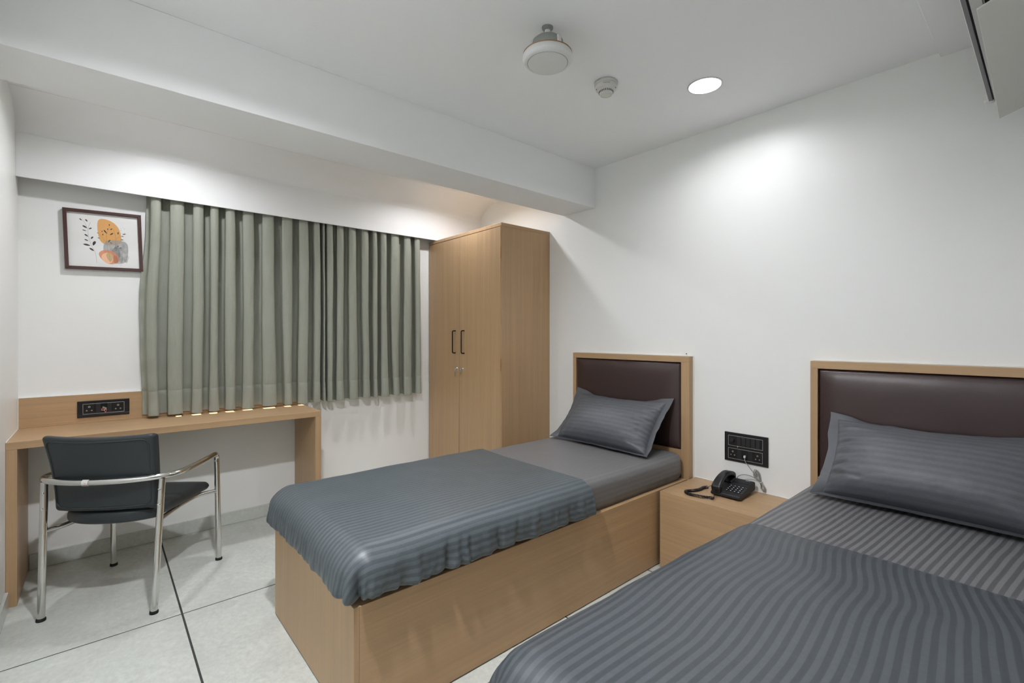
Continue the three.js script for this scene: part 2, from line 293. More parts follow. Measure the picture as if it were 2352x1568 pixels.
{ // split air conditioner on the wall behind the viewer's shoulder
  const t = thing('air_conditioner', 'white wall-mounted split air conditioner with its flap hanging open', 'air conditioner', [0, 0, 0]);
  const prof = new THREE.Shape(); [[3.7195, 2.36], [3.48, 2.36], [3.41, 2.345], [3.39, 2.31], [3.386, 2.2], [3.392, 2.13], [3.396, 2.104], [3.4, 2.1015], [3.42, 2.108], [3.455, 2.165], [3.57, 2.16], [3.6, 2.085], [3.7195, 2.08]].forEach((p, i) => i ? prof.lineTo(...p) : prof.moveTo(...p));
  const body = new THREE.ExtrudeGeometry(prof, { depth: 0.95, bevelEnabled: true, bevelSize: 0.001, bevelThickness: 0.003, bevelSegments: 2 }); body.rotateY(-Math.PI / 2); body.translate(-0.14, 0, 0);
  part(t, 'grey_lip', board(-1.085, -0.16, 2.0935, 2.1, 3.3985, 3.4085, 'x', 0.001), std({ color: C(118, 118, 120), roughness: 0.35 }));
  part(t, 'outlet_slot', board(-1.08, -0.165, 2.096, 2.1, 3.4087, 3.4115, 'x', 0.0005), M.dark);
  part(t, 'outlet_edge', board(-1.08, -0.165, 2.096, 2.104, 3.4118, 3.436, 'x', 0.002), M.white);
  part(t, 'outlet_grille', board(-1.08, -0.165, 2.106, 2.112, 3.438, 3.47, 'x', 0.001), M.dark);
  part(t, 'end_cap', softBox(0.03, 0.016, 0.028, 0.007, 4, null).translate(-0.158, 2.099, 3.4), M.white);
  const flap = board(-0.4375, 0.4375, -0.0022, 0.0022, -0.0, 0.115, 'x', 0.002, 3); flap.rotateX(-0.33).rotateY(0.0103).translate(-0.5725, 2.034, 3.4275);
  part(t, 'flap', flap, M.offWhite);
  for (const x of [-0.2, -0.94]) part(t, 'flap_arm', board(x - 0.004, x + 0.004, 2.07, 2.165, 3.5, 3.52, 'y', 0.001), M.white);
  part(t, 'casing', body, M.white);
}
// ------------------------------------------------------------------ desk and what is on it
{
  const t = thing('desk', 'long wood-laminate desk fixed along the window wall below the curtain', 'desk');
  part(t, 'desktop', board(-2.9535, -1.552, 0.715, 0.75, 0.001, 0.4433, 'x'), M.wood);
  part(t, 'side_panel', board(-2.9535, -2.9165, 0.0005, 0.7148, 0.013, 0.4433, 'y'), M.wood);
  part(t, 'side_panel', board(-1.5885, -1.552, 0.0005, 0.7148, 0.013, 0.4433, 'y'), M.wood);
  part(t, 'back_panel', board(-2.9535, -1.552, 0.7502, 0.908, 0.001, 0.019, 'x'), M.wood);
  part(t, 'sealant_bead', merged(board(-2.9535, -2.3, 0.9078, 0.9105, 0.001, 0.017, 'x'), board(-2.9538, -2.951, 0.75, 0.908, 0.019, 0.0215, 'y'), board(-2.9538, -2.951, 0.7495, 0.7525, 0.02, 0.44, 'z')), M.sealant);
}
// three-pin outlet pieces on a plate in its own plane (x along, y up, z out)
function pins(parent, cx, cy, s, z = 0.0088) {
  const ring = (x, y, r) => new THREE.TorusGeometry(r, r * 0.3, 6, 16).translate(x, y, z);
  part(parent, 'socket_holes', merged(ring(cx, cy + 0.011 * s, 0.0036 * s), ring(cx - 0.0095 * s, cy - 0.0075 * s, 0.0024 * s), ring(cx + 0.0095 * s, cy - 0.0075 * s, 0.0024 * s)), M.silverLine);
}
const frameLine = (x0, x1, y0, y1, w, z0, z1) => merged(board(x0, x1, y1 - w, y1, z0, z1, 'x', 0.0003), board(x0, x1, y0, y0 + w, z0, z1, 'x', 0.0003), board(x0, x0 + w, y0 + w, y1 - w, z0, z1, 'y', 0.0003), board(x1 - w, x1, y0 + w, y1 - w, z0, z1, 'y', 0.0003));
{
  const t = thing('socket_plate', 'black multi-socket plate with an empty module on the desk back panel', 'socket', [-2.614, 0.8265, 0.0192]);
  // the plate leaves the empty module open
  part(t, 'plate', merged(board(-0.112, 0.112, 0.03, 0.0455, 0, 0.0075, 'x', 0.002), board(-0.112, 0.112, -0.0455, -0.031, 0, 0.0075, 'x', 0.002), board(-0.112, -0.013, -0.0325, 0.0315, 0, 0.007, 'x', 0.001), board(0.013, 0.112, -0.0325, 0.0315, 0, 0.007, 'x', 0.001)), M.black);
  part(t, 'silver_line', frameLine(-0.0895, 0.0885, -0.0275, 0.0295, 0.0016, 0.0066, 0.0085), M.silverLine);
  part(t, 'socket_module', board(-0.086, -0.039, -0.025, 0.027, 0.004, 0.0085, 'x', 0.001), M.black); pins(t, -0.0625, 0.0, 1.1);
  part(t, 'socket_module', board(0.037, 0.085, -0.025, 0.027, 0.004, 0.0085, 'x', 0.001), M.black); pins(t, 0.061, 0.0, 1.1);
  part(t, 'switch', board(-0.036, -0.0135, -0.024, 0.026, 0.004, 0.0105, 'x', 0.002), M.blackMatt); part(t, 'switch', board(0.0135, 0.0345, -0.024, 0.026, 0.004, 0.0105, 'x', 0.002), M.blackMatt);
  part(t, 'module_recess', board(-0.0132, 0.0132, -0.032, 0.031, 0.0002, 0.001, 'x', 0.0003), M.dark);
  const r = rng(5);
  for (let i = 0; i < 7; i++) part(t, i ? 'loose_wire_' + String(i).padStart(3, '0') : 'loose_wire', tube([[-0.012, -0.024 + r() * 0.024, 0.002], [-0.004 + r() * 0.006, -0.02 + r() * 0.022, 0.004 + r() * 0.003], [0.004 + r() * 0.005, -0.024 + r() * 0.024, 0.003 + r() * 0.003], [0.012, -0.018 + r() * 0.02, 0.002]], 0.0011, 20, false, 6), i % 2 ? M.redWire : M.paleWire);
  part(t, 'terminal_board', board(-0.009, 0.011, -0.001, 0.006, 0.0012, 0.004, 'x', 0.0005), M.greenBoard).rotation.z = -0.5;
}
{ // framed print
  const t = thing('picture_frame', 'dark brown framed print of leaves and orange shapes on the wall beside the curtain', 'picture', [-2.6125, 1.7725, 0.001]);
  t.rotation.z = 0.034;
  const w = 0.1685, h = 0.1655, b = 0.0165, d = 0.026;
  const rail = (len, vert) => { const s = new THREE.Shape(); s.moveTo(-len / 2, 0); s.lineTo(len / 2, 0); s.lineTo(len / 2 - b, -b); s.lineTo(-len / 2 + b, -b); s.closePath(); const g = new THREE.ExtrudeGeometry(s, { depth: d - 0.004, bevelEnabled: true, bevelSize: 0.0012, bevelThickness: 0.002, bevelSegments: 2, bevelOffset: -0.0012 }).translate(0, 0, 0.002); return g; };
  part(t, 'frame_rail', rail(2 * w), M.mahogany, [0, h, 0]); part(t, 'frame_rail', rail(2 * w), M.mahogany, [0, -h, 0], [0, 0, Math.PI]);
  part(t, 'frame_rail', rail(2 * h), M.mahogany, [-w, 0, 0], [0, 0, Math.PI / 2]); part(t, 'frame_rail', rail(2 * h), M.mahogany, [w, 0, 0], [0, 0, -Math.PI / 2]);
  const cw = 1024, ch = Math.round(1024 * (h - b) / (w - b)), cv = document.createElement('canvas'); cv.width = cw; cv.height = ch; const c = cv.getContext('2d');
  c.fillStyle = '#e4e4e1'; c.fillRect(0, 0, cw, ch);
  // print coordinates: x 0..100 across, y 0..100 down
  const X = (x) => x / 100 * cw, Y = (y) => y / 100 * ch;
  const blob = (pts, col, al = 1) => { c.globalAlpha = al; c.fillStyle = col; c.beginPath(); const n = pts.length; for (let i = 0; i < n; i++) { const p0 = pts[i], p1 = pts[(i + 1) % n], m = [(p0[0] + p1[0]) / 2, (p0[1] + p1[1]) / 2]; if (!i) { const q = pts[n - 1]; c.moveTo(X((q[0] + p0[0]) / 2), Y((q[1] + p0[1]) / 2)); } c.quadraticCurveTo(X(p0[0]), Y(p0[1]), X(m[0]), Y(m[1])); } c.fill(); c.globalAlpha = 1; };
  const leaf = (x, y, L, wd, a, col = '#3a3a36') => { c.save(); c.translate(X(x), Y(y)); c.rotate(a * Math.PI / 180); c.fillStyle = col; c.beginPath(); const l = L / 100 * cw, q = wd / 100 * cw; c.moveTo(0, 0); c.bezierCurveTo(l * 0.35, -q, l * 0.85, -q, l, 0); c.bezierCurveTo(l * 0.85, q * 0.8, l * 0.35, q * 0.8, 0, 0); c.fill(); c.restore(); };
  const stem = (pts, wd = 2.2, col = '#55544f') => { c.strokeStyle = col; c.lineWidth = wd; c.beginPath(); c.moveTo(X(pts[0][0]), Y(pts[0][1])); for (let i = 1; i < pts.length - 1; i += 2) c.quadraticCurveTo(X(pts[i][0]), Y(pts[i][1]), X(pts[i + 1][0]), Y(pts[i + 1][1])); c.stroke(); };
  blob([[41, 11], [50, 8], [62, 12], [71, 22], [74, 36], [75, 50], [69, 55], [54, 58], [44, 52], [41, 36]], '#dba565');
  const rg = rng(21);
  blob([[50, 50], [60, 47], [74, 47], [83, 51], [84, 62], [83, 78], [79, 90], [66, 92], [54, 88], [47, 68]], '#9b9b98', 0.75);
  for (let i = 0; i < 60; i++) { const x = 52 + rg() * 28, y = 52 + rg() * 36; blob([[x, y], [x + 3 + rg() * 3, y + 1], [x + 3 + rg() * 2, y + 8 + rg() * 5], [x - 1, y + 6]], rg() > 0.5 ? '#c9c9c6' : '#70706e', 0.22); }
  blob([[60, 64], [68, 57], [72, 66], [71, 84], [66, 92], [60, 80]], '#5f5f5e', 0.45);
  blob([[41, 72], [49, 66], [60, 67], [69, 76], [70, 88], [60, 94], [50, 91], [42, 80]], '#d58560', 0.85);
  blob([[45, 76], [52, 71], [61, 73], [62, 83], [58, 92], [51, 92], [45, 84]], '#eebd98', 0.95);
  blob([[51, 72], [60, 72], [62, 80], [58, 90], [53, 84]], '#b7a070', 0.8);
  blob([[61, 74], [68, 78], [69, 90], [62, 92]], '#a6654a', 0.6);
  stem([[32, 17], [27, 28], [28, 38], [29, 55], [36, 70], [38, 78], [38, 92]]);
  stem([[21, 14], [26, 20], [27, 30]], 1.8);
  for (const l of [[20.5, 15, -4.5, 1.3, 40], [28, 16.5, -5, 1.6, 52], [27, 28.5, -7.5, 2, 34], [29, 30, 5, 1.6, -30], [26, 34, -6, 1.1, 18], [28, 44, -6.5, 1.7, 38], [31.5, 48, 5.5, 1.8, -55], [28, 52, -6, 1.4, 26], [34, 60, 9, 2.9, -68], [30.5, 60.5, -10, 2.3, 12], [35, 70, -8, 2.2, 40]]) leaf(...l);
  stem([[57, 92], [57, 75], [54, 64], [52, 48], [54, 36], [56, 28], [58, 22]], 1.8, '#6b5236'); stem([[67, 90], [66, 70], [66, 52], [67, 38], [63, 26], [67, 20]], 1.8, '#6b5236'); stem([[51, 50], [46, 42], [42, 35]], 1.4, '#6b5236'); stem([[66, 46], [70, 40], [75, 39]], 1.4, '#6b5236');
  for (const l of [[54, 36, -8, 1.5, 58], [58, 38, 6.5, 1.6, -38], [58, 21, 3.6, 1, -90], [55.5, 29, -3.2, 0.9, 80], [59, 28.5, 4.2, 1.2, -48], [69.5, 36, 5, 1.3, -78], [76, 35, 5.5, 1.2, -15], [74, 38.5, 4, 0.8, 5], [73, 45, 4.6, 1, 4], [55, 52, 6, 1.2, -55], [48, 40, 3.6, 1, -80], [42, 36.5, -2, 0.8, 40], [44, 46, -3.6, 0.9, 25], [47, 34, 3, 0.8, -80], [61, 54, -4, 0.9, 30], [69, 60, 3.5, 1, -90], [70, 62, 5, 0.9, -15]]) leaf(...l);
  c.fillStyle = '#5a5a56'; for (let i = 0; i < 46; i++) { const x = 71 + rg() * 9, y = 17 + rg() * 38; if (x > 72 + (y - 17) * 0.02) { c.beginPath(); c.arc(X(x), Y(y), 1.5 + rg() * 2, 0, 7); c.fill(); } }
  const tx = new THREE.CanvasTexture(cv); tx.colorSpace = THREE.SRGBColorSpace;
  const pr = part(t, 'print', new THREE.PlaneGeometry(2 * (w - b) + 0.004, 2 * (h - b) + 0.004).translate(0, 0, 0.0125), phys({ map: tx, roughness: 0.35 }));
  part(t, 'backing_board', board(-w + 0.006, w - 0.006, -h + 0.006, h - 0.006, 0.003, 0.0122, 'x', 0.001), M.offWhite);
}
// ------------------------------------------------------------------ curtains
// pinch-pleated cloth: right-hand edges of the front lobes along x, hanging in closed omega folds
const OMEGA = new THREE.CatmullRomCurve3([[0, 0], [0.12, 0.02], [0.235, 0.14], [0.245, 0.45], [0.205, 0.72], [0.24, 0.84], [0.36, 0.94], [0.52, 1.0], [0.68, 0.97], [0.775, 0.86], [0.795, 0.7], [0.76, 0.45], [0.775, 0.14], [0.89, 0.02], [1, 0]].map(([x, z]) => V(x, z, 0)), false, 'catmullrom', 0.5);
const OM = OMEGA.getSpacedPoints(60);
function curtain(x0, edges, ybot, seed, label) {
  const t = thing('curtain', label, 'curtain', [0, 0, 0], 'curtains along the window wall'), YT = 2.17, r = rng(seed), n = edges.length;
  const T = [x0], E = [x0, ...edges];
  for (let i = 1; i <= n; i++) { const w = E[i + 1] ? E[i + 1] - E[i] : E[i] - E[i - 1]; T.push(E[i] + 0.2 * w); }
  const amp = E.map(() => 0.9 + 0.2 * r()), ph = E.map(() => r() * 6), tilt = E.map(() => (r() - 0.62) * 0.35), wander = E.map(() => 0.006 + 0.012 * r());
  const at = (s, y) => {
    const i = Math.min(n - 1, Math.floor(s)), f = s - i, drop = clamp((YT - y) / (YT - ybot));
    const q = f * 60, k = Math.min(59, Math.floor(q)), g = OM[k].clone().lerp(OM[k + 1], q - k);
    const tx = (m) => T[m] + (m > 0 && m < n ? wander[m] * drop * Math.sin(ph[m] + drop * 3.4) : 0);
    let x = lerp(tx(i), tx(i + 1), g.x);
    const depth = (0.066 + 0.012 * smooth(0.2, 1, drop)) * amp[i] * (y > 1.9 ? 1 - 0.12 * smooth(1.9, 2.1, y) : 1);
    let z = 0.026 + depth * g.y * (1 + tilt[i] * (g.x - 0.5));
    z += (0.0022 * N(s * 3, y * 5, seed) * (0.4 + drop) + 0.0016 * N(s * 9, y * 14, seed + 3)) * g.y;
    x += 0.003 * N(s * 2, y * 3, seed + 9);
    const pin = Math.exp(-Math.pow((y - ybot - 0.137) / 0.012, 2)); z -= 0.004 * pin * (g.y > 0.5 ? 0.4 : 1) + 0.003 * pin * N(s * 30, 1, seed) * (g.y < 0.7 ? 1 : 0.2);
    const flare = smooth(0.137, 0, y - ybot); z += 0.004 * flare * g.y; x += 0.004 * flare * (g.x - 0.5);
    if (seed === 1) { const e = Math.exp(-s * 1.6); x -= 0.03 * e * smooth(0.2, 0.5, drop) * (1 - 0.45 * smooth(0.7, 0.95, drop)); z += 0.004 * e * Math.sin(y * 42) * smooth(0.3, 0.6, drop); }
    if (y > 2.03) z = Math.min(z, 0.0925);
    return V(x, y, Math.max(z, 0.0195 + 0.0012 * Math.sin(s * 7)));
  };
  const per = 44, hem = 0.137, len = (f) => f * n * 0.2;
  part(t, 'cloth', gridGeo(n * per, 60, (u, v) => at(u * n, lerp(ybot + hem, YT, v)), (u, v) => [len(u), lerp(ybot + hem, YT, v)]), M.curtain);
  const edge = (s) => 0.005 * N(s * 1.3, seed, 2) + 0.004 * N(s * 4, seed, 0) - 0.006 * smooth(0.2, 0.5, s % 1) * smooth(0.8, 0.5, s % 1);
  part(t, 'hem', gridGeo(n * per, 16, (u, v) => { const y0 = ybot + edge(u * n), P = at(u * n, lerp(y0, ybot + hem + 0.002, v)); P.z += 0.0028 - 0.0016 * smooth(0.9, 1, v); return P; }, (u, v) => [len(u), v * hem]), M.curtain);
  part(t, 'hem_lining', gridGeo(n * per, 2, (u, v) => { const y0 = ybot + edge(u * n), P = at(u * n, lerp(y0, y0 + 0.02, v)); P.z += lerp(0.0028, -0.002, v); return P; }, (u, v) => [len(u), v * 0.02]), M.curtain);
  return t;
}
curtain(-2.425, [-2.366, -2.238, -2.142, -2.065, -1.974, -1.863, -1.735, -1.621, -1.511, -1.427, -1.403], 0.769, 1, 'wide grey-green pleated curtain hanging over the desk beside the framed print');
curtain(-1.399, [-1.348, -1.261, -1.164, -1.057, -1.001, -0.923, -0.806, -0.696, -0.62], 0.763, 2, 'narrower grey-green pleated curtain hanging next to the wardrobe');
{
  const t = thing('curtain_rail', 'slim white rail inside the pelmet carrying both curtains', 'curtain rail');
  part(t, 'rail', board(-2.5, -0.56, 2.171, 2.19, 0.045, 0.07, 'x', 0.002), M.white);
  for (const x of [-2.4, -1.5, -0.6]) part(t, 'bracket', board(x - 0.012, x + 0.012, 2.176, 2.205, 0.0005, 0.05, 'z', 0.001), M.white);
}
// ------------------------------------------------------------------ wardrobe
{
  const t = thing('wardrobe', 'tall two-door wood-laminate wardrobe in the corner beside the curtain', 'wardrobe');
  const F = -0.489, z0 = 0.006, z1 = 0.9847, yt = 2.0385;
  part(t, 'top_panel', board(F, -0.001, yt - 0.024, yt, z0, z1, 'x'), M.wood);
  part(t, 'side_panel', board(F + 0.003, -0.001, 0.0005, yt - 0.0242, z1 - 0.018, z1, 'y'), M.wood);
  part(t, 'side_panel', board(F + 0.003, -0.001, 0.0005, yt - 0.0242, z0, z0 + 0.018, 'y'), M.wood);
  part(t, 'plinth', board(F + 0.02, F + 0.038, 0.0005, 0.08, z0 + 0.019, z1 - 0.019, 'z'), M.wood);
  part(t, 'back_panel', board(-0.012, -0.001, 0.08, yt - 0.026, z0 + 0.019, z1 - 0.019, 'y'), M.wood);
  part(t, 'bottom_panel', board(F + 0.021, -0.013, 0.081, 0.1, z0 + 0.019, z1 - 0.019, 'z'), M.wood);
  [[z0 + 0.002, 0.4615, 0.412, 0.432], [0.4665, z1 - 0.0085, 0.533, 0.51]].forEach(([a, b, hz, lz], i) => {
    const d = part(t, 'door', board(F - 0.001, F + 0.018, 0.084, 2.0105, a, b, 'y', 0.0015), M.wood); d.userData.label = i ? 'door nearer the bed' : 'door nearer the window';
    part(d, 'handle', bentTube([[F + 0.001, 1.0985, hz], [F - 0.03, 1.0985, hz], [F - 0.03, 1.2745, hz], [F + 0.001, 1.2745, hz]], 0.0047, 0.012, 60, 12), M.handle);
    part(d, 'lock', lathe([[0, 0.012], [0.007, 0.012], [0.0085, 0.01], [0.0095, 0.002], [0.013, 0.001], [0.013, 0]], 24).rotateZ(Math.PI / 2).translate(F - 0.001, 0.975, lz), M.chrome);
    const key = merged(new THREE.TorusGeometry(0.007, 0.0022, 8, 20).rotateY(Math.PI / 2).translate(F - 0.021, 0.97, lz), boxUV(new RoundedBoxGeometry(0.012, 0.004, 0.002, 1, 0.0008).translate(F - 0.014, 0.975, lz)), new THREE.TorusGeometry(0.0085, 0.0008, 6, 20).rotateY(Math.PI / 2 + 0.4).translate(F - 0.02, 0.957, lz), boxUV(new RoundedBoxGeometry(0.0018, 0.017, 0.01, 1, 0.0008).translate(F - 0.018, 0.941, lz - 0.003)), boxUV(new RoundedBoxGeometry(0.0016, 0.028, 0.0035, 1, 0.0007).translate(F - 0.018, 0.922, lz - 0.003)));
    part(d, 'key', key, M.steel);
    const hz2 = i ? b + 0.003 : a - 0.003;
    if (i) for (const y of [1.825, 1.03, 0.25]) part(d, 'hinge', merged(new THREE.CylinderGeometry(0.0032, 0.0032, 0.086, 12).translate(F - 0.001, y, hz2), boxUV(new RoundedBoxGeometry(0.002, 0.084, 0.007, 1, 0.0008).translate(F - 0.0006, y, hz2 - 0.004))), M.gold);
  });
  part(t, 'sealant_bead', board(-0.0035, -0.0005, 0.4, yt, z1, z1 + 0.0022, 'y', 0.0008), M.sealant);
}
// ------------------------------------------------------------------ beds
function bed(z0, z1, label) {
  const t = thing('bed', label, 'bed', [0, 0, 0], 'twin box beds'), XF = -2.0441, Y = 0.3993;
  part(t, 'foot_panel', board(XF, XF + 0.018, 0.005, Y, z0, z1, 'y'), M.wood);
  part(t, 'side_panel', board(XF + 0.0182, -0.05, 0.005, Y, z1 - 0.018, z1, 'x'), M.wood);
  part(t, 'side_panel', board(XF + 0.0182, -0.05, 0.005, Y, z0, z0 + 0.018, 'x'), M.wood);
  part(t, 'bed_deck', board(XF + 0.0182, -0.05, Y - 0.02, Y - 0.001, z0 + 0.0182, z1 - 0.0182, 'x'), M.wood);
  for (const [x, z] of [[-2.0, z0 + 0.05], [-2.0, z1 - 0.05], [-0.1, z0 + 0.05], [-0.1, z1 - 0.05]]) part(t, 'glide', new THREE.CylinderGeometry(0.015, 0.015, 0.38, 16).translate(x, 0.1905, z), M.rubber);
  return t;
}
function headboard(label, zEnd0, zEnd1, stile0, stile1) {
  const hb = thing('headboard', label, 'headboard', [0, 0, 0], 'leather headboards of the twin beds'), HH = 1.1135;
  part(hb, 'stile', board(-0.049, -0.001, 0.0015, HH - 0.0352, zEnd0, zEnd0 + stile0, 'y', 0.001), M.wood);
  part(hb, 'stile', board(-0.049, -0.001, 0.0015, HH - 0.0352, zEnd1 - stile1, zEnd1, 'y', 0.001), M.wood);
  part(hb, 'top_rail', board(-0.049, -0.001, HH - 0.035, HH, zEnd0, zEnd1, 'z', 0.001), M.wood);
  part(hb, 'bottom_rail', board(-0.046, -0.001, 0.42, 0.563, zEnd0 + stile0, zEnd1 - stile1, 'z', 0.001), M.wood);
  part(hb, 'backing', board(-0.02, -0.001, 0.563, HH - 0.035, zEnd0 + stile0, zEnd1 - stile1, 'z', 0.001), M.dark);
  const a = zEnd0 + stile0 + 0.0015, b = zEnd1 - stile1 - 0.0015, cy = (0.565 + HH - 0.0365) / 2, h = HH - 0.0365 - 0.565, w = b - a, cz = (a + b) / 2;
  const pad = softBox(0.03, h, w, 0.0145, 26, (q) => { const u = q.z / (w / 2), v = q.y / (h / 2); const e = Math.min((1 - Math.abs(u)) * w / 2, (1 - Math.abs(v)) * h / 2); if (q.x < 0) q.x -= 0.026 * (1 - Math.exp(-e / 0.03)) + 0.0012 * N(q.y * 9, q.z * 9, zEnd0); });
  pad.translate(-0.0265, cy, cz); part(hb, 'leather_pad', pad, M.leather);
  part(hb, 'sealant_bead', merged(board(-0.008, -0.0005, HH, HH + 0.005, zEnd0, zEnd1, 'z', 0.001), board(-0.008, -0.0005, 0.4, HH, zEnd1, zEnd1 + 0.0045, 'y', 0.001)), M.sealant);
  return hb;
}
const BA = [1.2849, 2.1494], BB = [2.7855, 3.68];
bed(...BA, 'single wood-laminate box bed standing next to the wardrobe');
bed(...BB, 'single wood-laminate box bed standing nearest the viewer');
headboard('brown leather headboard in a wood frame, between wardrobe and nightstand', 1.2665, 2.1621, 0.0285, 0.052);
headboard('brown leather headboard in a wood frame, on the bed nearest the viewer', 2.783, 3.7, 0.031, 0.04);
// cloth laid over a rounded block: flat top inside the inner rectangle, falling skirt of length e around it
function drape(o) {
  const { x0, x1, z0, z1, r, E, nx = 90, nz = 56, ne = 30, closed, top, wrinkle, hOf, uvOf } = o;
  const pos = [], uv = [], idx = [];
  const add = (x, y, z, u, v) => { pos.push(x, y, z); const q = uvOf ? uvOf(u, v) : [u, v]; uv.push(q[0], q[1]); return pos.length / 3 - 1; };
  const prof = (e) => { const q = Math.PI * r / 2; if (e < q) return [r * Math.sin(e / r), r * (1 - Math.cos(e / r))]; return hOf(e - q, r); };
  const T = [];
  for (let j = 0; j <= nz; j++) { T.push([]); for (let i = 0; i <= nx; i++) { const x = lerp(x0, x1, i / nx), z = lerp(z0, z1, j / nz); T[j].push(add(x, top(x, z), z, z, x)); } }
  for (let j = 0; j < nz; j++) for (let i = 0; i < nx; i++) { const a = T[j][i], b = T[j][i + 1], c = T[j + 1][i], d = T[j + 1][i + 1]; idx.push(a, c, b, b, c, d); }
  const P = []; const NA = 22;
  const arc = (x, z, a0, a1) => { for (let k = 1; k < NA; k++) { const a = lerp(a0, a1, k / NA); P.push([x, z, Math.cos(a), Math.sin(a), Math.min(k, NA - k) / (NA / 2), null]); } };
  for (let i = nx; i >= 0; i--) P.push([lerp(x0, x1, i / nx), z0, 0, -1, 0, T[0][i]]);
  arc(x0, z0, -Math.PI / 2, -Math.PI);
  for (let j = 0; j <= nz; j++) P.push([x0, lerp(z0, z1, j / nz), -1, 0, 0, T[j][0]]);
  arc(x0, z1, Math.PI, Math.PI / 2);
  for (let i = 0; i <= nx; i++) P.push([lerp(x0, x1, i / nx), z1, 0, 1, 0, T[nz][i]]);
  if (closed) { arc(x1, z1, Math.PI / 2, 0); for (let j = nz; j >= 0; j--) P.push([x1, lerp(z0, z1, j / nz), 1, 0, 0, T[j][nx]]); arc(x1, z0, 0, -Math.PI / 2); P.push([x1, z0, 0, -1, 0, T[0][nx]]); }
  let s = 0; const cols = [];
  P.forEach((p, k) => {
    if (k) s += Math.hypot(p[0] - P[k - 1][0], p[1] - P[k - 1][1]) + (p[4] > 0 || P[k - 1][4] > 0 ? r * Math.PI / 2 / NA : 0);
    const Ek = typeof E === 'function' ? E(p, s) : E;
    const corner = p[5] === null, base = corner ? null : p[5], y0 = top(p[0], p[1]), col = [];
    for (let m = 0; m <= ne; m++) {
      const e = Ek * m / ne;
      if (m === 0) { col.push(corner ? add(p[0], y0, p[1], p[1], p[0]) : base); continue; }
      let [h, d] = prof(e); const w = wrinkle ? wrinkle(p, s, e, Ek) : [0, 0]; h += w[0]; d += w[1];
      col.push(add(p[0] + p[2] * h, y0 - d, p[1] + p[3] * h, p[1] + p[3] * e, p[0] + p[2] * e));
    }
    cols.push(col);
  });
  for (let k = 0; k < cols.length - 1; k++) for (let m = 0; m < ne; m++) { const a = cols[k][m], b = cols[k + 1][m], c = cols[k][m + 1], d = cols[k + 1][m + 1]; idx.push(a, c, b, b, c, d); }
  const at = (i) => [pos[3 * i], pos[3 * i + 1], pos[3 * i + 2]], av = (i) => [uv[2 * i], uv[2 * i + 1]];
  if (o.lip) {  // folded edge of the cloth at the open end
    const line = [...cols[0].slice().reverse(), ...T.slice(1, -1).map((row) => row[nx]), ...cols[cols.length - 1]];
    const cxm = (z0 + z1) / 2, rows = [line];
    for (const [dx, k] of [[0.004, 0.35], [0.0035, 0.8], [-0.012, 1]]) rows.push(line.map((i) => { const [x, y, z] = at(i); const side = z < z0 ? -1 : z > z1 ? 1 : 0; const flat = y > top(x1, cxm) - 0.5 * r; const nzv = side ? clamp(Math.abs(z - (side < 0 ? z0 : z1)) / r) : 0; const q = av(i); pos.push(x + dx, y - o.lip * k * (1 - nzv), z - side * nzv * o.lip * k); uv.push(q[0], q[1] + dx); return pos.length / 3 - 1; }));
    for (let a = 0; a < rows.length - 1; a++) for (let k = 0; k < line.length - 1; k++) idx.push(rows[a][k], rows[a + 1][k], rows[a][k + 1], rows[a][k + 1], rows[a + 1][k], rows[a + 1][k + 1]);
  }
  const g = new THREE.BufferGeometry(); g.setAttribute('position', new THREE.Float32BufferAttribute(pos, 3)); g.setAttribute('uv', new THREE.Float32BufferAttribute(uv, 2)); g.setIndex(idx);
  g.computeVertexNormals();
  // one normal for the doubled corner points
  const nn = g.attributes.normal;
  for (let k = 0; k < cols.length; k++) if (P[k][4] > 0) { const c = Math.abs(P[k][0] - x0) < 1e-6 ? 0 : nx, j = Math.abs(P[k][1] - z0) < 1e-6 ? 0 : nz, i = T[j][c]; nn.setXYZ(cols[k][0], 0, 1, 0); nn.setXYZ(i, 0, 1, 0); }
  return g;
}
function mattress([za, zb], mat, label, topY, seed, uvOf) {
  const r = 0.05;
  const side = (p, s, e, E) => { const t = smooth(0.3, 1, e / E); return [t * (0.0035 * N(s * 9, e * 4, seed) + 0.0022 * N(s * 26, e * 6, seed + 2)), 0]; };
  const X1 = -0.06 - r, HE = topY - 0.4 - r + 0.012;
  const g = drape({ x0: -2.02 + r, x1: X1, z0: za + 0.012 + r, z1: zb - 0.014 - r, r, E: Math.PI * r / 2 + HE, nx: 80, nz: 44, ne: 20, closed: true, uvOf,
    top: (x, z) => topY + 0.0035 * N(x * 3, z * 3, seed) + 0.0012 * N(x * 11, z * 9, seed + 1), wrinkle: side,
    hOf: (q, R) => [R - 0.02 * smooth(0.5, 1.05, q / HE), R + Math.min(q, HE - 0.0115)] });
  const t = thing('mattress', label, 'mattress', [0, 0, 0], 'mattresses on the twin beds'); part(t, 'fitted_sheet', g, mat);
  part(t, 'mattress_core', board(-2.0, -0.08, 0.3995, topY - 0.03, za + 0.05, zb - 0.05, 'x', 0.02, 3), M.offWhite);
}
mattress(BA, M.sheetA, 'mattress under a smooth mid-grey sheet, on the bed next to the wardrobe', 0.553, 3);
mattress(BB, M.sheetB, 'mattress under a boldly striped grey sheet, on the bed nearest the viewer', 0.553, 7, (u, v) => [u - (0.05 + 0.08 * smooth(2.9, 3.6, u)) * v + 0.0015 * N(u * 14, v * 9, 2), v]);
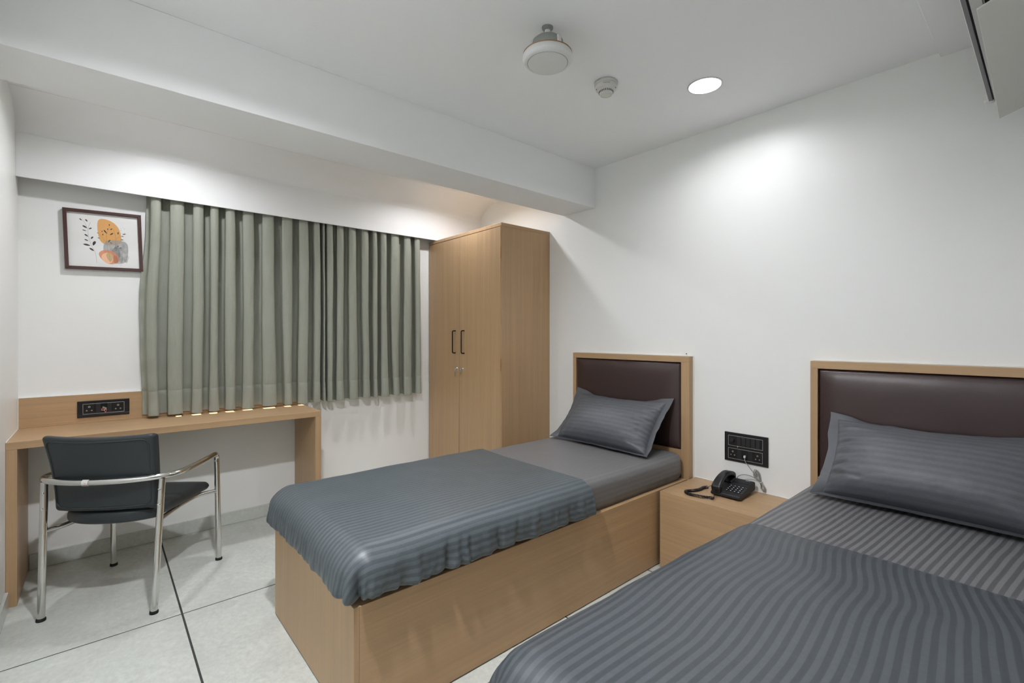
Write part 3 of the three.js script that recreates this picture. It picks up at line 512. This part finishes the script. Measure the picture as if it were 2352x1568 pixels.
function blanket([za, zb], mat, label, xFold, topY, out, r, seed, uvOf, dome, folds) {
  const Xf = -2.0441 - out, drop = topY - 0.416 - r;
  const g = drape({ x0: Xf + r, x1: xFold, z0: za - out + r, z1: zb + out - r, r, nx: 100, nz: 64, ne: 36, lip: 0.012,
    E: Math.PI * r / 2 + drop + 0.035,
    top: (x, z) => { const u = clamp((x - Xf - r) / (xFold - Xf - r)), w = clamp((z - za) / (zb - za)); return topY + dome * Math.sin(Math.PI * Math.pow(1 - u, 0.8) * 0.5) + 0.004 * N(x * 2.6, z * 3, seed) + 0.0022 * N(x * 8, z * 7, seed + 1) + 0.006 * smooth(0.25, 0, u) * Math.sin(Math.PI * w); },
    wrinkle: (p, s, e, E) => {
      const t = smooth(0.25, 0.95, e / E), c = p[4];
      let h = t * (0.008 * N(s * 7, e * 3, seed + 4) + (p[3] > 0.5 ? 1.5 : 1) * 0.011 * N(s * 17, e * 4, seed + 5) + (p[3] > 0.5 ? 1.5 : 1) * 0.009 * N(s * 38 + 2 * N(s * 5, e * 8, 1), e * 5, seed + 6));
      h += 0.010 * smooth(0.2, 0.6, e / E) * (1 - smooth(0.75, 1, e / E)) * (0.6 + 0.8 * N(s * 2.4, 0, seed + 8));
      if (c > 0) { const a = Math.atan2(p[3], p[2]); h += t * 0.016 * Math.sin(a * 9 + seed) * smooth(0, 0.5, c) - 0.01 * smooth(0, 1, c) * t; }
      if (folds && c === 0 && p[3] > 0) for (const [fx, fw, fd] of folds) { const k = Math.exp(-Math.pow((p[0] - fx + 0.02 * (e / E - 0.6) + 0.004 * Math.sin(e * 60)) / fw, 2)); h -= fd * k * smooth(0.3, 0.75, e / E); }
      if (c > 0 && p[3] > 0) { const a = Math.atan2(p[3], -p[2]), g = (a0, w, d0) => d0 * Math.exp(-Math.pow((a - a0) / w, 2)); h -= smooth(0.4, 0.95, e / E) * (g(0.95, 0.09, 0.03) + g(1.32, 0.07, 0.016) - g(0.62, 0.28, 0.012) - g(1.13, 0.1, 0.012)); }
      const d = 0.004 * t * N(s * 6, 3, seed + 9) + (c > 0 ? 0.003 * t * smooth(0, 1, c) : 0);
      return [h, d];
    },
    hOf: (q, R) => { const k = clamp(q / (drop + 0.035)); return [R + 0.005 * Math.sin(Math.PI * Math.min(1, k * 1.3)) - 0.06 * Math.pow(smooth(0.5, 1, k), 1.2), R + Math.min(q, drop + 0.006 * Math.sin(clamp((q - drop) / 0.035) * Math.PI / 2))]; },
    uvOf });
  const t = thing('blanket', label, 'blanket', [0, 0, 0], 'blankets on the twin beds'); part(t, 'folded_cover', g, mat); return t;
}
blanket(BA, M.blanketA, 'dark blue-grey striped blanket folded over the bed next to the wardrobe', -0.93, 0.566, 0.03, 0.088, 5, (u, v) => [u + 0.004 * N(u * 4, v * 4, 2), v], 0.006, [[-1.72, 0.009, 0.016], [-1.66, 0.007, 0.012], [-1.625, 0.006, 0.012], [-1.49, 0.009, 0.011], [-1.40, 0.007, 0.009], [-1.27, 0.01, 0.008], [-1.82, 0.012, 0.01], [-1.9, 0.014, 0.012]]);
blanket(BB, M.blanketB, 'dark blue-grey striped blanket with wavy stripes on the bed nearest the viewer', -0.87, 0.566, 0.022, 0.115, 9,
  (u, v) => { const s = -0.87 - v + 0.05 * N(u * 2, v * 2, 7), q = s + 0.5 * (u - 3.15); return [u - 0.06 * smooth(-0.05, 0.3, s) - 0.028 * smooth(0.4, 0.8, q) + 0.002 * N(u * 5, v * 5, 3), v]; }, 0.028);
// pillow: puffed case with a flat flange; local x along the wall, y up the slope, z out of the face
function pillow(z, label, seed, foot, head, skew) {
  const t = thing('pillow', label, 'pillow', [0, 0, 0], 'pillows on the twin beds'), w = 0.335, h = 0.178, T = seed === 2 ? 0.125 : 0.105;
  const r = rng(seed);
  const up = V(head[0] - foot[0], head[1] - foot[1], 0).normalize(), out = V(-up.y, up.x, 0), along = V(0, 0, 1);
  const org = V((head[0] + foot[0]) / 2, (head[1] + foot[1]) / 2, z);
  const sag = (u) => 0.026 * Math.cos(u * Math.PI / 2) * 1;
  const place = (x, y, zz) => { const yy = y + skew * x; return org.clone().addScaledVector(along, x + 0.05 * skew * y).addScaledVector(up, yy).addScaledVector(out, zz); };
  const outline = (u, v) => { const cx = 1 - 0.055 * (1 - v * v), cy = 1 - 0.07 * (1 - u * u) * (v > 0 ? 1.5 : 0.4); return [u * w * cx, v * h * cy]; };
  const crease = (u, v) => {
    const k = smooth(0.45, 1, Math.abs(u)), kv = smooth(0.45, 1, Math.abs(v)), ang = Math.atan2(v * h, (Math.abs(u) - 0.6) * w);
    return k * (u * (seed === 1 ? 1 : -0.4) > 0 ? 1.5 : 0.5) * (0.0045 * Math.sin(v * 21 + seed * 3 + 4 * N(u * 2, v * 4, seed)) + 0.005 * N(u * 7, v * 17, seed)) + kv * 0.0035 * N(u * 16, v * 3, seed + 2) + 0.0035 * N(u * 3, v * 3, seed + 4) + k * kv * 0.008 * Math.sin(ang * 8) + 0.006 * (u * (seed === 1 ? -1 : 1) > -0.1 ? 1 : 0.2) * smooth(0.2, 0.75, v) * Math.max(0, Math.sin(u * 15 + v * 3 + 4 * N(u * 3, 1, seed)) - 0.7) + 0.0014 * N(u * 13, v * 15, seed + 6);
  };
  const thick = (u, v0) => { const v = v0 + 0.26 * (1 - v0 * v0); return Math.pow((1 - Math.pow(Math.abs(u), 3.2)) * (1 - Math.pow(Math.abs(v), 2.3)), 0.55); };
  const face = (sgn) => gridGeo(88, 56, (a, b) => {
    const q = (s) => Math.sin((s - 0.5) * Math.PI) * 0.35 + (s - 0.5) * 2 * 0.65, u = q(sgn > 0 ? a : 1 - a), v = q(b), [x, y] = outline(u, v), f = thick(u, v);
    return place(x, y, sgn > 0 ? 0.005 + T * f * (0.95 - 0.08 * v) + crease(u, v) * Math.min(1, f * 1.6) : -0.001 - 0.035 * f);
  }, (a, b) => [(b - 0.5) * 2 * h, (a - 0.5) * 2 * w]);
  part(t, 'pillowcase', merged(face(1), face(-1)), M.pillow);
  const F = 0.034, ring = [];
  const nseg = 240;
  for (let i = 0; i <= nseg; i++) {   // around the outline
    const s = (i / nseg) * 4, k = Math.min(3, Math.floor(s)), f = (s - k) * 2 - 1;
    ring.push([[f, -1], [1, f], [-f, 1], [-1, -f]][k]);
  }
  const fl = (side) => gridGeo(nseg, 6, (a, b) => {
    const [u, v] = ring[Math.round(a * nseg)], [x, y] = outline(u, v), e = F * b * (1 + 0.25 * N(u * 2.2, v * 2.2, seed + 12));
    const dx = Math.abs(u) >= 0.999 ? Math.sign(u) : 0, dy = Math.abs(v) >= 0.999 ? Math.sign(v) : 0, cu = smooth(0.86, 1, Math.abs(u)) * Math.sign(u), cv = smooth(0.7, 1, Math.abs(v)) * Math.sign(v);
    const ux = dx || cu, uy = dy || cv;
    let X = x + ux * e, Y = y + uy * e, Z = 0.003 + side * 0.0014 + b * (0.012 * N(x * 9, y * 9, seed + 8) + 0.004 * N(x * 30, y * 30, seed + 3));
    if (uy < 0) { const q = -uy * e; Y = y - q * 0.64; Z = 0.003 + side * 0.0014 + q * 0.72 + b * 0.004 * (1 + N(x * 22, 3, seed)); }
    if (uy > 0) { const mid = 1 - smooth(0.5, 1, Math.abs(u)); Z -= 0.022 * b * mid; Y -= 0.016 * b * mid; }
    return place(X, Y, Z);
  }, (a, b) => [b * F, a * 2]);
  const A = fl(1), B = fl(-1), row = (g, i) => V(0, 0, 0).fromBufferAttribute(g.attributes.position, 6 * (nseg + 1) + i);
  const lipG = gridGeo(nseg, 1, (a, b) => row(b < 0.5 ? A : B, Math.round(a * nseg)), (a, b) => [b * 0.003, a * 2]);
  part(t, 'flange', merged(A, B, lipG), M.pillowPlain);
  return t;
}

pillow(1.715, 'striped dark grey pillow leaning on the headboard next to the wardrobe', 1, [-0.318, 0.573], [-0.105, 0.828], 0.0);
pillow(3.245, 'striped dark grey pillow leaning on the headboard nearest the viewer', 2, [-0.31, 0.574], [-0.105, 0.85], 0.0);
// ------------------------------------------------------------------ nightstand, phone and wall plate
{
  const t = thing('nightstand', 'low wood-laminate nightstand standing between the two beds', 'nightstand');
  const X = -0.3779, a = 2.1735, b = 2.765, Y = 0.4083;
  part(t, 'top_panel', board(X, -0.001, Y - 0.018, Y, a, b, 'z', 0.0008), M.wood);
  part(t, 'front_panel', board(X, X + 0.018, 0.0005, Y - 0.0182, a, b, 'z', 0.0008), M.wood);
  part(t, 'side_panel', board(X + 0.0182, -0.001, 0.0005, Y - 0.0182, a, a + 0.018, 'x'), M.wood);
  part(t, 'side_panel', board(X + 0.0182, -0.001, 0.0005, Y - 0.0182, b - 0.018, b, 'x'), M.wood);
  part(t, 'sealant_bead', board(-0.004, -0.0005, Y, Y + 0.004, a, b, 'z', 0.001), M.sealant);
}
{
  const t = thing('switch_plate', 'black wall plate with switches, sockets and a phone jack above the nightstand', 'switch plate', [-0.0005, 0.6255, 2.463]);
  t.rotation.y = -Math.PI / 2;      // local x along +z, local z into the room
  part(t, 'plate', board(-0.1135, 0.1135, -0.0785, 0.0785, 0, 0.0085, 'x', 0.002, 2), M.black);
  part(t, 'silver_line', frameLine(-0.0925, 0.0885, 0.0065, 0.0625, 0.0017, 0.0075, 0.0095), M.silverLine);
  part(t, 'silver_line', frameLine(-0.093, 0.0875, -0.0645, -0.0065, 0.0017, 0.0075, 0.0095), M.silverLine);
  part(t, 'dimmer_module', board(-0.09, -0.0505, 0.009, 0.059, 0.007, 0.0095, 'x', 0.001), M.black);
  part(t, 'dimmer_knob', lathe([[0, 0.008], [0.009, 0.008], [0.011, 0.0065], [0.0115, 0]], 24).rotateX(Math.PI / 2).translate(-0.07, 0.036, 0.0095), M.blackMatt);
  for (let i = 0; i < 5; i++) { const s = part(t, 'switch', board(-0.0118, 0.0118, 0.009, 0.059, 0.0065, 0.0125, 'x', 0.003, 2), M.blackMatt, [-0.0365 + i * 0.0245 + 0.0005, 0, 0], [0, 0, 0]); s.name = i ? 'switch_' + String(i).padStart(3, '0') : 'switch'; s.rotation.y = 0.12; }
  part(t, 'socket_module', board(-0.0905, -0.0445, -0.062, -0.009, 0.006, 0.0098, 'x', 0.001), M.black); { const g = new THREE.Group(); }
  pins(t, -0.0675, -0.0355, 1.0, 0.0104); pins(t, 0.0625, -0.0375, 1.0, 0.0104);
  part(t, 'blank_module', board(-0.043, -0.021, -0.062, -0.009, 0.006, 0.0094, 'x', 0.001), M.blackMatt);
  part(t, 'jack_module', board(-0.0195, 0.0105, -0.062, -0.009, 0.006, 0.0094, 'x', 0.001), M.black);
  part(t, 'blank_module', board(0.0118, 0.036, -0.062, -0.009, 0.006, 0.0094, 'x', 0.001), M.blackMatt);
  part(t, 'socket_module', board(0.0375, 0.0855, -0.062, -0.009, 0.006, 0.0098, 'x', 0.001), M.black);
  part(t, 'chipped_edge', new THREE.TetrahedronGeometry(0.0042).translate(-0.041, 0.0045, 0.0085), M.sealant);
}
{
  const t = thing('telephone', 'black corded desk telephone with pale keys on the nightstand', 'telephone', [-0.136, 0.4085, 2.4525]);
  t.rotation.y = -1.54;            // local +z faces the room
  const prof = new THREE.Shape(); [[-0.1, 0.02], [-0.094, 0.014], [0.09, 0.003], [0.0985, 0.008], [0.0985, 0.0165], [0.094, 0.0215], [-0.04, 0.0475], [-0.091, 0.0575], [-0.1, 0.052]].forEach((p, i) => i ? prof.lineTo(...p) : prof.moveTo(...p));
  const base = new THREE.ExtrudeGeometry(prof, { depth: 0.14, bevelEnabled: true, bevelSize: 0.004, bevelThickness: 0.004, bevelSegments: 3, bevelOffset: -0.003 }); base.rotateY(-Math.PI / 2); base.translate(0.07, 0.0022, 0);
  for (const [x, z, h] of [[-0.055, 0.07, 0.006], [0.055, 0.07, 0.006], [-0.055, -0.07, 0.015], [0.055, -0.07, 0.015]]) part(t, 'foot', new THREE.CylinderGeometry(0.006, 0.006, h, 14).translate(x, h / 2 + 0.0003, z), M.rubber);
  part(t, 'base', base, M.blackMatt);
  const slopeY = (z) => 0.0252 + (0.091 - z) * 0.1955, sl = Math.atan(0.1955);
  part(t, 'cradle', softBox(0.05, 0.012, 0.06, 0.005, 6, null).rotateX(sl).translate(-0.042, slopeY(-0.055) + 0.003, -0.055), M.blackMatt);
  for (const z of [0.005, 0.094]) void z;
  // arched handset
  const hs = softBox(0.05, 0.026, 0.205, 0.012, 22, (q) => { const v = q.z / 0.1025, end = smooth(0.55, 0.95, Math.abs(v)); q.y += 0.032 * (1 - v * v); if (q.y < 0.028 && end > 0) q.y -= 0.013 * end * (q.y < 0.0 + 0.032 * (1 - v * v) ? 1 : 0); q.x *= lerp(0.82, 1.04, Math.abs(v)); });
  hs.rotateX(0.2).translate(-0.044, 0.06, 0.008);
  part(t, 'handset', hs, M.black);
  part(t, 'hook_hole', new THREE.SphereGeometry(0.004, 12, 8).translate(-0.04, 0.0895, -0.083), M.dark);
  part(t, 'display_strip', board(-0.012, 0.062, 0, 0.0009, -0.0016, 0.0016, 'x', 0.0003).rotateX(sl).translate(0, slopeY(-0.048) + 0.0008, -0.048), M.black);
  let k = 0;
  for (let i = 0; i < 4; i++) for (let j = 0; j < 4; j++) {
    const x = -0.0055 + i * 0.0195, z = 0.063 - j * 0.0185;
    const key = part(t, k ? 'key_cap_' + String(k).padStart(3, '0') : 'key_cap', softBox(0.0098, 0.004, 0.0072, 0.0018, 2, null, 2).rotateX(sl).translate(x, slopeY(z) + 0.0028, z), M.blackMatt);
    part(key, 'key_print', new THREE.SphereGeometry(0.0034, 12, 6).scale(i === 3 ? 1.25 : 1, 0.35, 0.8).rotateX(sl).translate(x, slopeY(z) + 0.0049, z), M.key); k++;
  }
  const cv = document.createElement('canvas'); cv.width = 256; cv.height = 64; const c = cv.getContext('2d'); c.fillStyle = '#1d2021'; c.fillRect(0, 0, 256, 64); c.fillStyle = '#c9d2da'; c.font = 'italic bold 54px sans-serif'; c.textAlign = 'center'; c.textBaseline = 'middle'; c.fillText('Beetel', 128, 32);
  const tx = new THREE.CanvasTexture(cv); tx.colorSpace = THREE.SRGBColorSpace;
  part(t, 'logo', new THREE.PlaneGeometry(0.036, 0.009).rotateX(-Math.PI / 2 + sl).translate(0.045, slopeY(-0.078) + 0.0026, -0.078), std({ map: tx, roughness: 0.5 }));
  for (let j = 0; j < 4; j++) part(t, 'function_print', board(-0.0045, 0.0045, 0, 0.0005, -0.0009, 0.0009, 'x', 0.0002).rotateX(sl).translate(0.0655, slopeY(0.055 - j * 0.0185) + 0.0012, 0.055 - j * 0.0185), M.cable);
  // coiled handset cord lying on the nightstand, built in world places and brought into the phone's own frame
  t.updateMatrixWorld(true); const inv = t.matrixWorld.clone().invert();
  const path = new THREE.CatmullRomCurve3([[-0.302, 2.43], [-0.303, 2.412], [-0.32, 2.373], [-0.33, 2.331], [-0.325, 2.297], [-0.298, 2.28], [-0.27, 2.296], [-0.225, 2.312], [-0.175, 2.312], [-0.148, 2.322]].map(([x, z]) => V(x, 0.4165, z)));
  const helix = [], turns = 58, per = 10; const tg = V(0, 0, 0);
  for (let i = 0; i <= turns * per; i++) { const f = i / (turns * per), p = path.getPointAt(f); path.getTangentAt(f, tg); const sd = V(-tg.z, 0, tg.x), a = i / per * Math.PI * 2; p.addScaledVector(sd, 0.0062 * Math.cos(a)); p.y += 0.0062 * Math.sin(a); helix.push(p); }
  const coil = new THREE.TubeGeometry(new THREE.CatmullRomCurve3(helix), turns * per * 2, 0.0018, 6); coil.applyMatrix4(inv); part(t, 'coiled_cord', coil, M.black);
  const ends = merged(tube([[-0.232, 0.442, 2.408], [-0.262, 0.432, 2.415], [-0.302, 0.4165, 2.431]], 0.002, 20, false, 8), tube([[-0.148, 0.4165, 2.322], [-0.128, 0.424, 2.338], [-0.13, 0.424, 2.362], [-0.14, 0.428, 2.384]], 0.0016, 24, false, 8)); ends.applyMatrix4(inv); part(t, 'cord_end', ends, M.black);
}
{
  const t = thing('telephone_cable', 'bundled grey telephone cable tied up against the wall below the switch plate', 'cable');
  part(t, 'plug', board(-0.021, -0.0095, 0.578, 0.59, 2.4565, 2.4665, 'y', 0.0015), M.white);
  part(t, 'lead', tube([[-0.015, 0.579, 2.4615], [-0.02, 0.562, 2.465], [-0.014, 0.535, 2.483], [-0.012, 0.51, 2.503], [-0.012, 0.485, 2.522], [-0.011, 0.465, 2.54]], 0.0019, 50, false, 8), M.cable);
  part(t, 'lead', tube([[-0.034, 0.455, 2.43], [-0.04, 0.478, 2.436], [-0.04, 0.494, 2.465], [-0.03, 0.492, 2.5], [-0.014, 0.472, 2.53], [-0.011, 0.463, 2.54]], 0.0019, 50, false, 8), M.cable);
  const r = rng(44);
  for (let i = 0; i < 9; i++) {
    const o = (r() - 0.5), w1 = 0.008 + 0.016 * r(), w2 = 0.006 + 0.012 * r(), top = 0.505 + 0.02 * r(), bot = 0.418 + 0.014 * r(), x = -0.0045 - 0.011 * r();
    part(t, i ? 'cable_loop_' + String(i).padStart(3, '0') : 'cable_loop', tube([[x, 0.463, 2.54], [x - 0.003, 0.49, 2.522 - w1 * 0.5 + o * 0.012], [x, top, 2.519 - w1 * 0.2 + o * 0.02], [x - 0.002, top - 0.012, 2.527 + w1 * 0.3], [x, 0.465, 2.5425], [x - 0.002, 0.44, 2.553 + w2 * 0.6], [x, bot, 2.558 + o * 0.008], [x - 0.002, 0.433, 2.546 - w2 * 0.1]], 0.0019, 60, true, 7), M.cable);
  }
  part(t, 'cable_tie', new THREE.TorusGeometry(0.0085, 0.0016, 8, 24).rotateX(Math.PI / 2).rotateX(-0.5).translate(-0.0105, 0.464, 2.541), M.white);
}
{
  const t = thing('wall_screw', 'small dark screw in the wall at the headboard corner above the nightstand', 'screw', [0, 1.128, 2.119]);
  part(t, 'screw_head', new THREE.CylinderGeometry(0.0022, 0.003, 0.006, 14).rotateZ(Math.PI / 2).translate(-0.003, 0, 0), M.dark);
  part(t, 'filler_patch', new THREE.SphereGeometry(0.009, 18, 10).scale(0.12, 0.8, 1).translate(-0.0005, -0.004, -0.001), M.sealant);
}
// ------------------------------------------------------------------ visitor chair at the desk; local -z is forward
{
  const t = thing('chair', 'dark grey padded chair with chrome arms and legs at the desk', 'chair', [-2.496, 0, 0.589]);
  t.rotation.y = -0.588;
  const R = 0.0135;
  // one bent tube: front leg, arm, rail behind the back, arm, front leg
  const frame = (() => {
    const cp = new THREE.CurvePath(), pts = [];
    const half = [[0.264, 0.012, -0.253], [0.262, 0.3, -0.246], [0.2595, 0.54, -0.239], [0.2592, 0.566, -0.2375], [0.261, 0.583, -0.229], [0.264, 0.59, -0.212], [0.269, 0.5915, -0.15], [0.279, 0.5945, 0.03], [0.281, 0.597, 0.12], [0.277, 0.5985, 0.155], [0.265, 0.599, 0.185], [0.243, 0.6, 0.212], [0.2, 0.6, 0.241], [0.1, 0.6, 0.275], [0, 0.6, 0.284]];
    const all = [...half.map(([x, y, z]) => V(x, y, z)), ...half.slice(0, -1).reverse().map(([x, y, z]) => V(-x, y, z))];
    return new THREE.TubeGeometry(new THREE.CatmullRomCurve3(all, false, 'centripetal'), 260, R, 16, false);
  })();
  part(t, 'arm_frame', frame, M.chrome);
  for (const s of [-1, 1]) {
    part(t, 'rear_leg', tube([[s * 0.225, 0.012, 0.253], [s * 0.2315, 0.3, 0.236], [s * 0.237, 0.52, 0.222], [s * 0.239, 0.592, 0.217]], 0.0138, 30, false, 16), M.chrome);
    part(t, 'rubber_foot', lathe([[0, 0], [0.0165, 0], [0.0172, 0.004], [0.0165, 0.011], [0.014, 0.013]], 24).translate(s * 0.225, 0.0004, 0.2535), M.rubber);
    part(t, 'rubber_foot', lathe([[0, 0], [0.0165, 0], [0.0172, 0.004], [0.0165, 0.011], [0.014, 0.013]], 24).translate(s * 0.264, 0.0004, -0.253), M.rubber);
    part(t, 'side_rail', tube([[s * 0.231, 0.381, 0.232], [s * 0.19, 0.3805, 0.13], [s * 0.185, 0.381, -0.15], [s * 0.2615, 0.384, -0.246]], 0.0105, 30, false, 12), M.chrome);
    for (const y of [0.545, 0.478]) part(t, 'bolt', new THREE.SphereGeometry(0.0068, 16, 10).scale(1, 1, 0.6).translate(s * (0.2355), y, 0.2335 + (0.545 - y) * 0.08), M.chrome);
    part(t, 'bolt', new THREE.SphereGeometry(0.006, 14, 10).translate(s * 0.2605, 0.55, -0.226), M.chrome);
  }
  part(t, 'cross_rail', tube([[-0.186, 0.381, -0.1], [0, 0.38, -0.1], [0.186, 0.381, -0.1]], 0.0095, 16, false, 12), M.chrome);
  part(t, 'adjuster_knob', softBox(0.03, 0.018, 0.03, 0.008, 4, null).translate(0.175, 0.385, 0.0), M.rubber);
  const lean = (y) => { const v = clamp((y - 0.455) / 0.345); return 0.183 + 0.012 * v + 0.042 * v * v; };
  const bend = (q) => { q.y += 0.6275; const u = q.x / 0.22, v = clamp((q.y - 0.455) / 0.345); q.x *= 0.955 + 0.085 * v * v; q.z = q.z + lean(q.y) + 0.032 * (1 - u * u) * 1.0; q.y += -0.008 * (1 - u * u) * v - (1 - v) * 0.0; };
  part(t, 'backrest', softBox(0.44, 0.345, 0.048, 0.02, 26, (q) => { if (q.z < 0) q.z -= 0.008 * (1 - Math.pow(q.x / 0.22, 2)) * (1 - Math.pow(q.y / 0.18, 2)); bend(q); }, 5), M.chairVinyl);
  const outline = [], rw2 = 0.2, rh = 0.153, rr = 0.03;
  for (let k = 0; k < 4; k++) for (let i = 0; i <= 6; i++) { const a = (k + i / 6) * Math.PI / 2; outline.push([(Math.cos(a) >= -1e-9 && k % 3 === 0 ? 1 : -1) * (rw2 - rr) + rr * Math.cos(a), (k < 2 ? 1 : -1) * (rh - rr) + rr * Math.sin(a)]); }
  const dense = []; for (let i = 0; i < outline.length; i++) { const a = outline[i], b = outline[(i + 1) % outline.length], n = Math.max(1, Math.round(Math.hypot(a[0] - b[0], a[1] - b[1]) / 0.03)); for (let j = 0; j < n; j++) dense.push([lerp(a[0], b[0], j / n), lerp(a[1], b[1], j / n)]); }
  part(t, 'back_piping', tube(dense.map(([x, y]) => { const q = V(x, y, 0.0245); bend(q); return [q.x, q.y, q.z]; }), 0.0034, 240, true, 8), M.chairVinyl);
  const seat = (q) => { const f = clamp((0.256 - q.z) / 0.5), c = q.z > 0 ? 1 - 0.0 : 1; q.x *= lerp(0.93, 1.04, f) * c; const rear = smooth(0.02, 0.245, q.z); q.z -= rear * 0.07 * Math.pow(Math.abs(q.x) / 0.2, 2.4); q.x *= 1 - 0.02 * rear; if (q.y > 0) { q.y += 0.008 * (1 - Math.pow(q.x / 0.24, 2)) - 0.012 * smooth(-0.16, -0.25, q.z); } };
  part(t, 'seat', softBox(0.425, 0.052, 0.49, 0.024, 24, (q) => { const seam = Math.exp(-Math.pow((q.z - 0.02) / 0.006, 2)) + Math.exp(-Math.pow((q.x - 0.07) / 0.006, 2)) * (q.z < 0.02 ? 1 : 0) + Math.exp(-Math.pow((q.x + 0.07) / 0.006, 2)) * (q.z < 0.02 ? 1 : 0); if (q.y > 0.01) q.y -= 0.003 * seam; seat(q); }, 5).translate(0, 0.4185, -0.012), M.chairVinyl);
  const cv = document.createElement('canvas'); cv.width = 128; cv.height = 128; const c = cv.getContext('2d'); c.fillStyle = '#d8d6d0'; c.fillRect(0, 0, 128, 128); c.strokeStyle = '#9a9a94'; c.lineWidth = 5; c.beginPath(); c.moveTo(40, 52); c.quadraticCurveTo(62, 50, 70, 66); c.quadraticCurveTo(80, 56, 92, 58); c.stroke(); c.fillStyle = '#b88a8c'; c.fillRect(14, 92, 104, 22); c.fillStyle = '#6e5558'; for (let i = 0; i < 8; i++) c.fillRect(18 + i * 12, 96, 8, 13);
  const tx = new THREE.CanvasTexture(cv); tx.colorSpace = THREE.SRGBColorSpace;
  part(t, 'sticker', gridGeo(14, 10, (u, v) => { const x = -0.018 - 0.026 * u + 0.013, a = lerp(-1.2, 1.3, v), rr2 = R + 0.0008, zc = 0.284 - 0.9 * x * x; return V(-0.012 + (x + 0.005) * 1, 0.6 + rr2 * Math.sin(a), zc + rr2 * Math.cos(a)); }, (u, v) => [1 - u, v]), std({ map: tx, roughness: 0.5, side: THREE.DoubleSide }));
}
renderer.render(scene, camera);
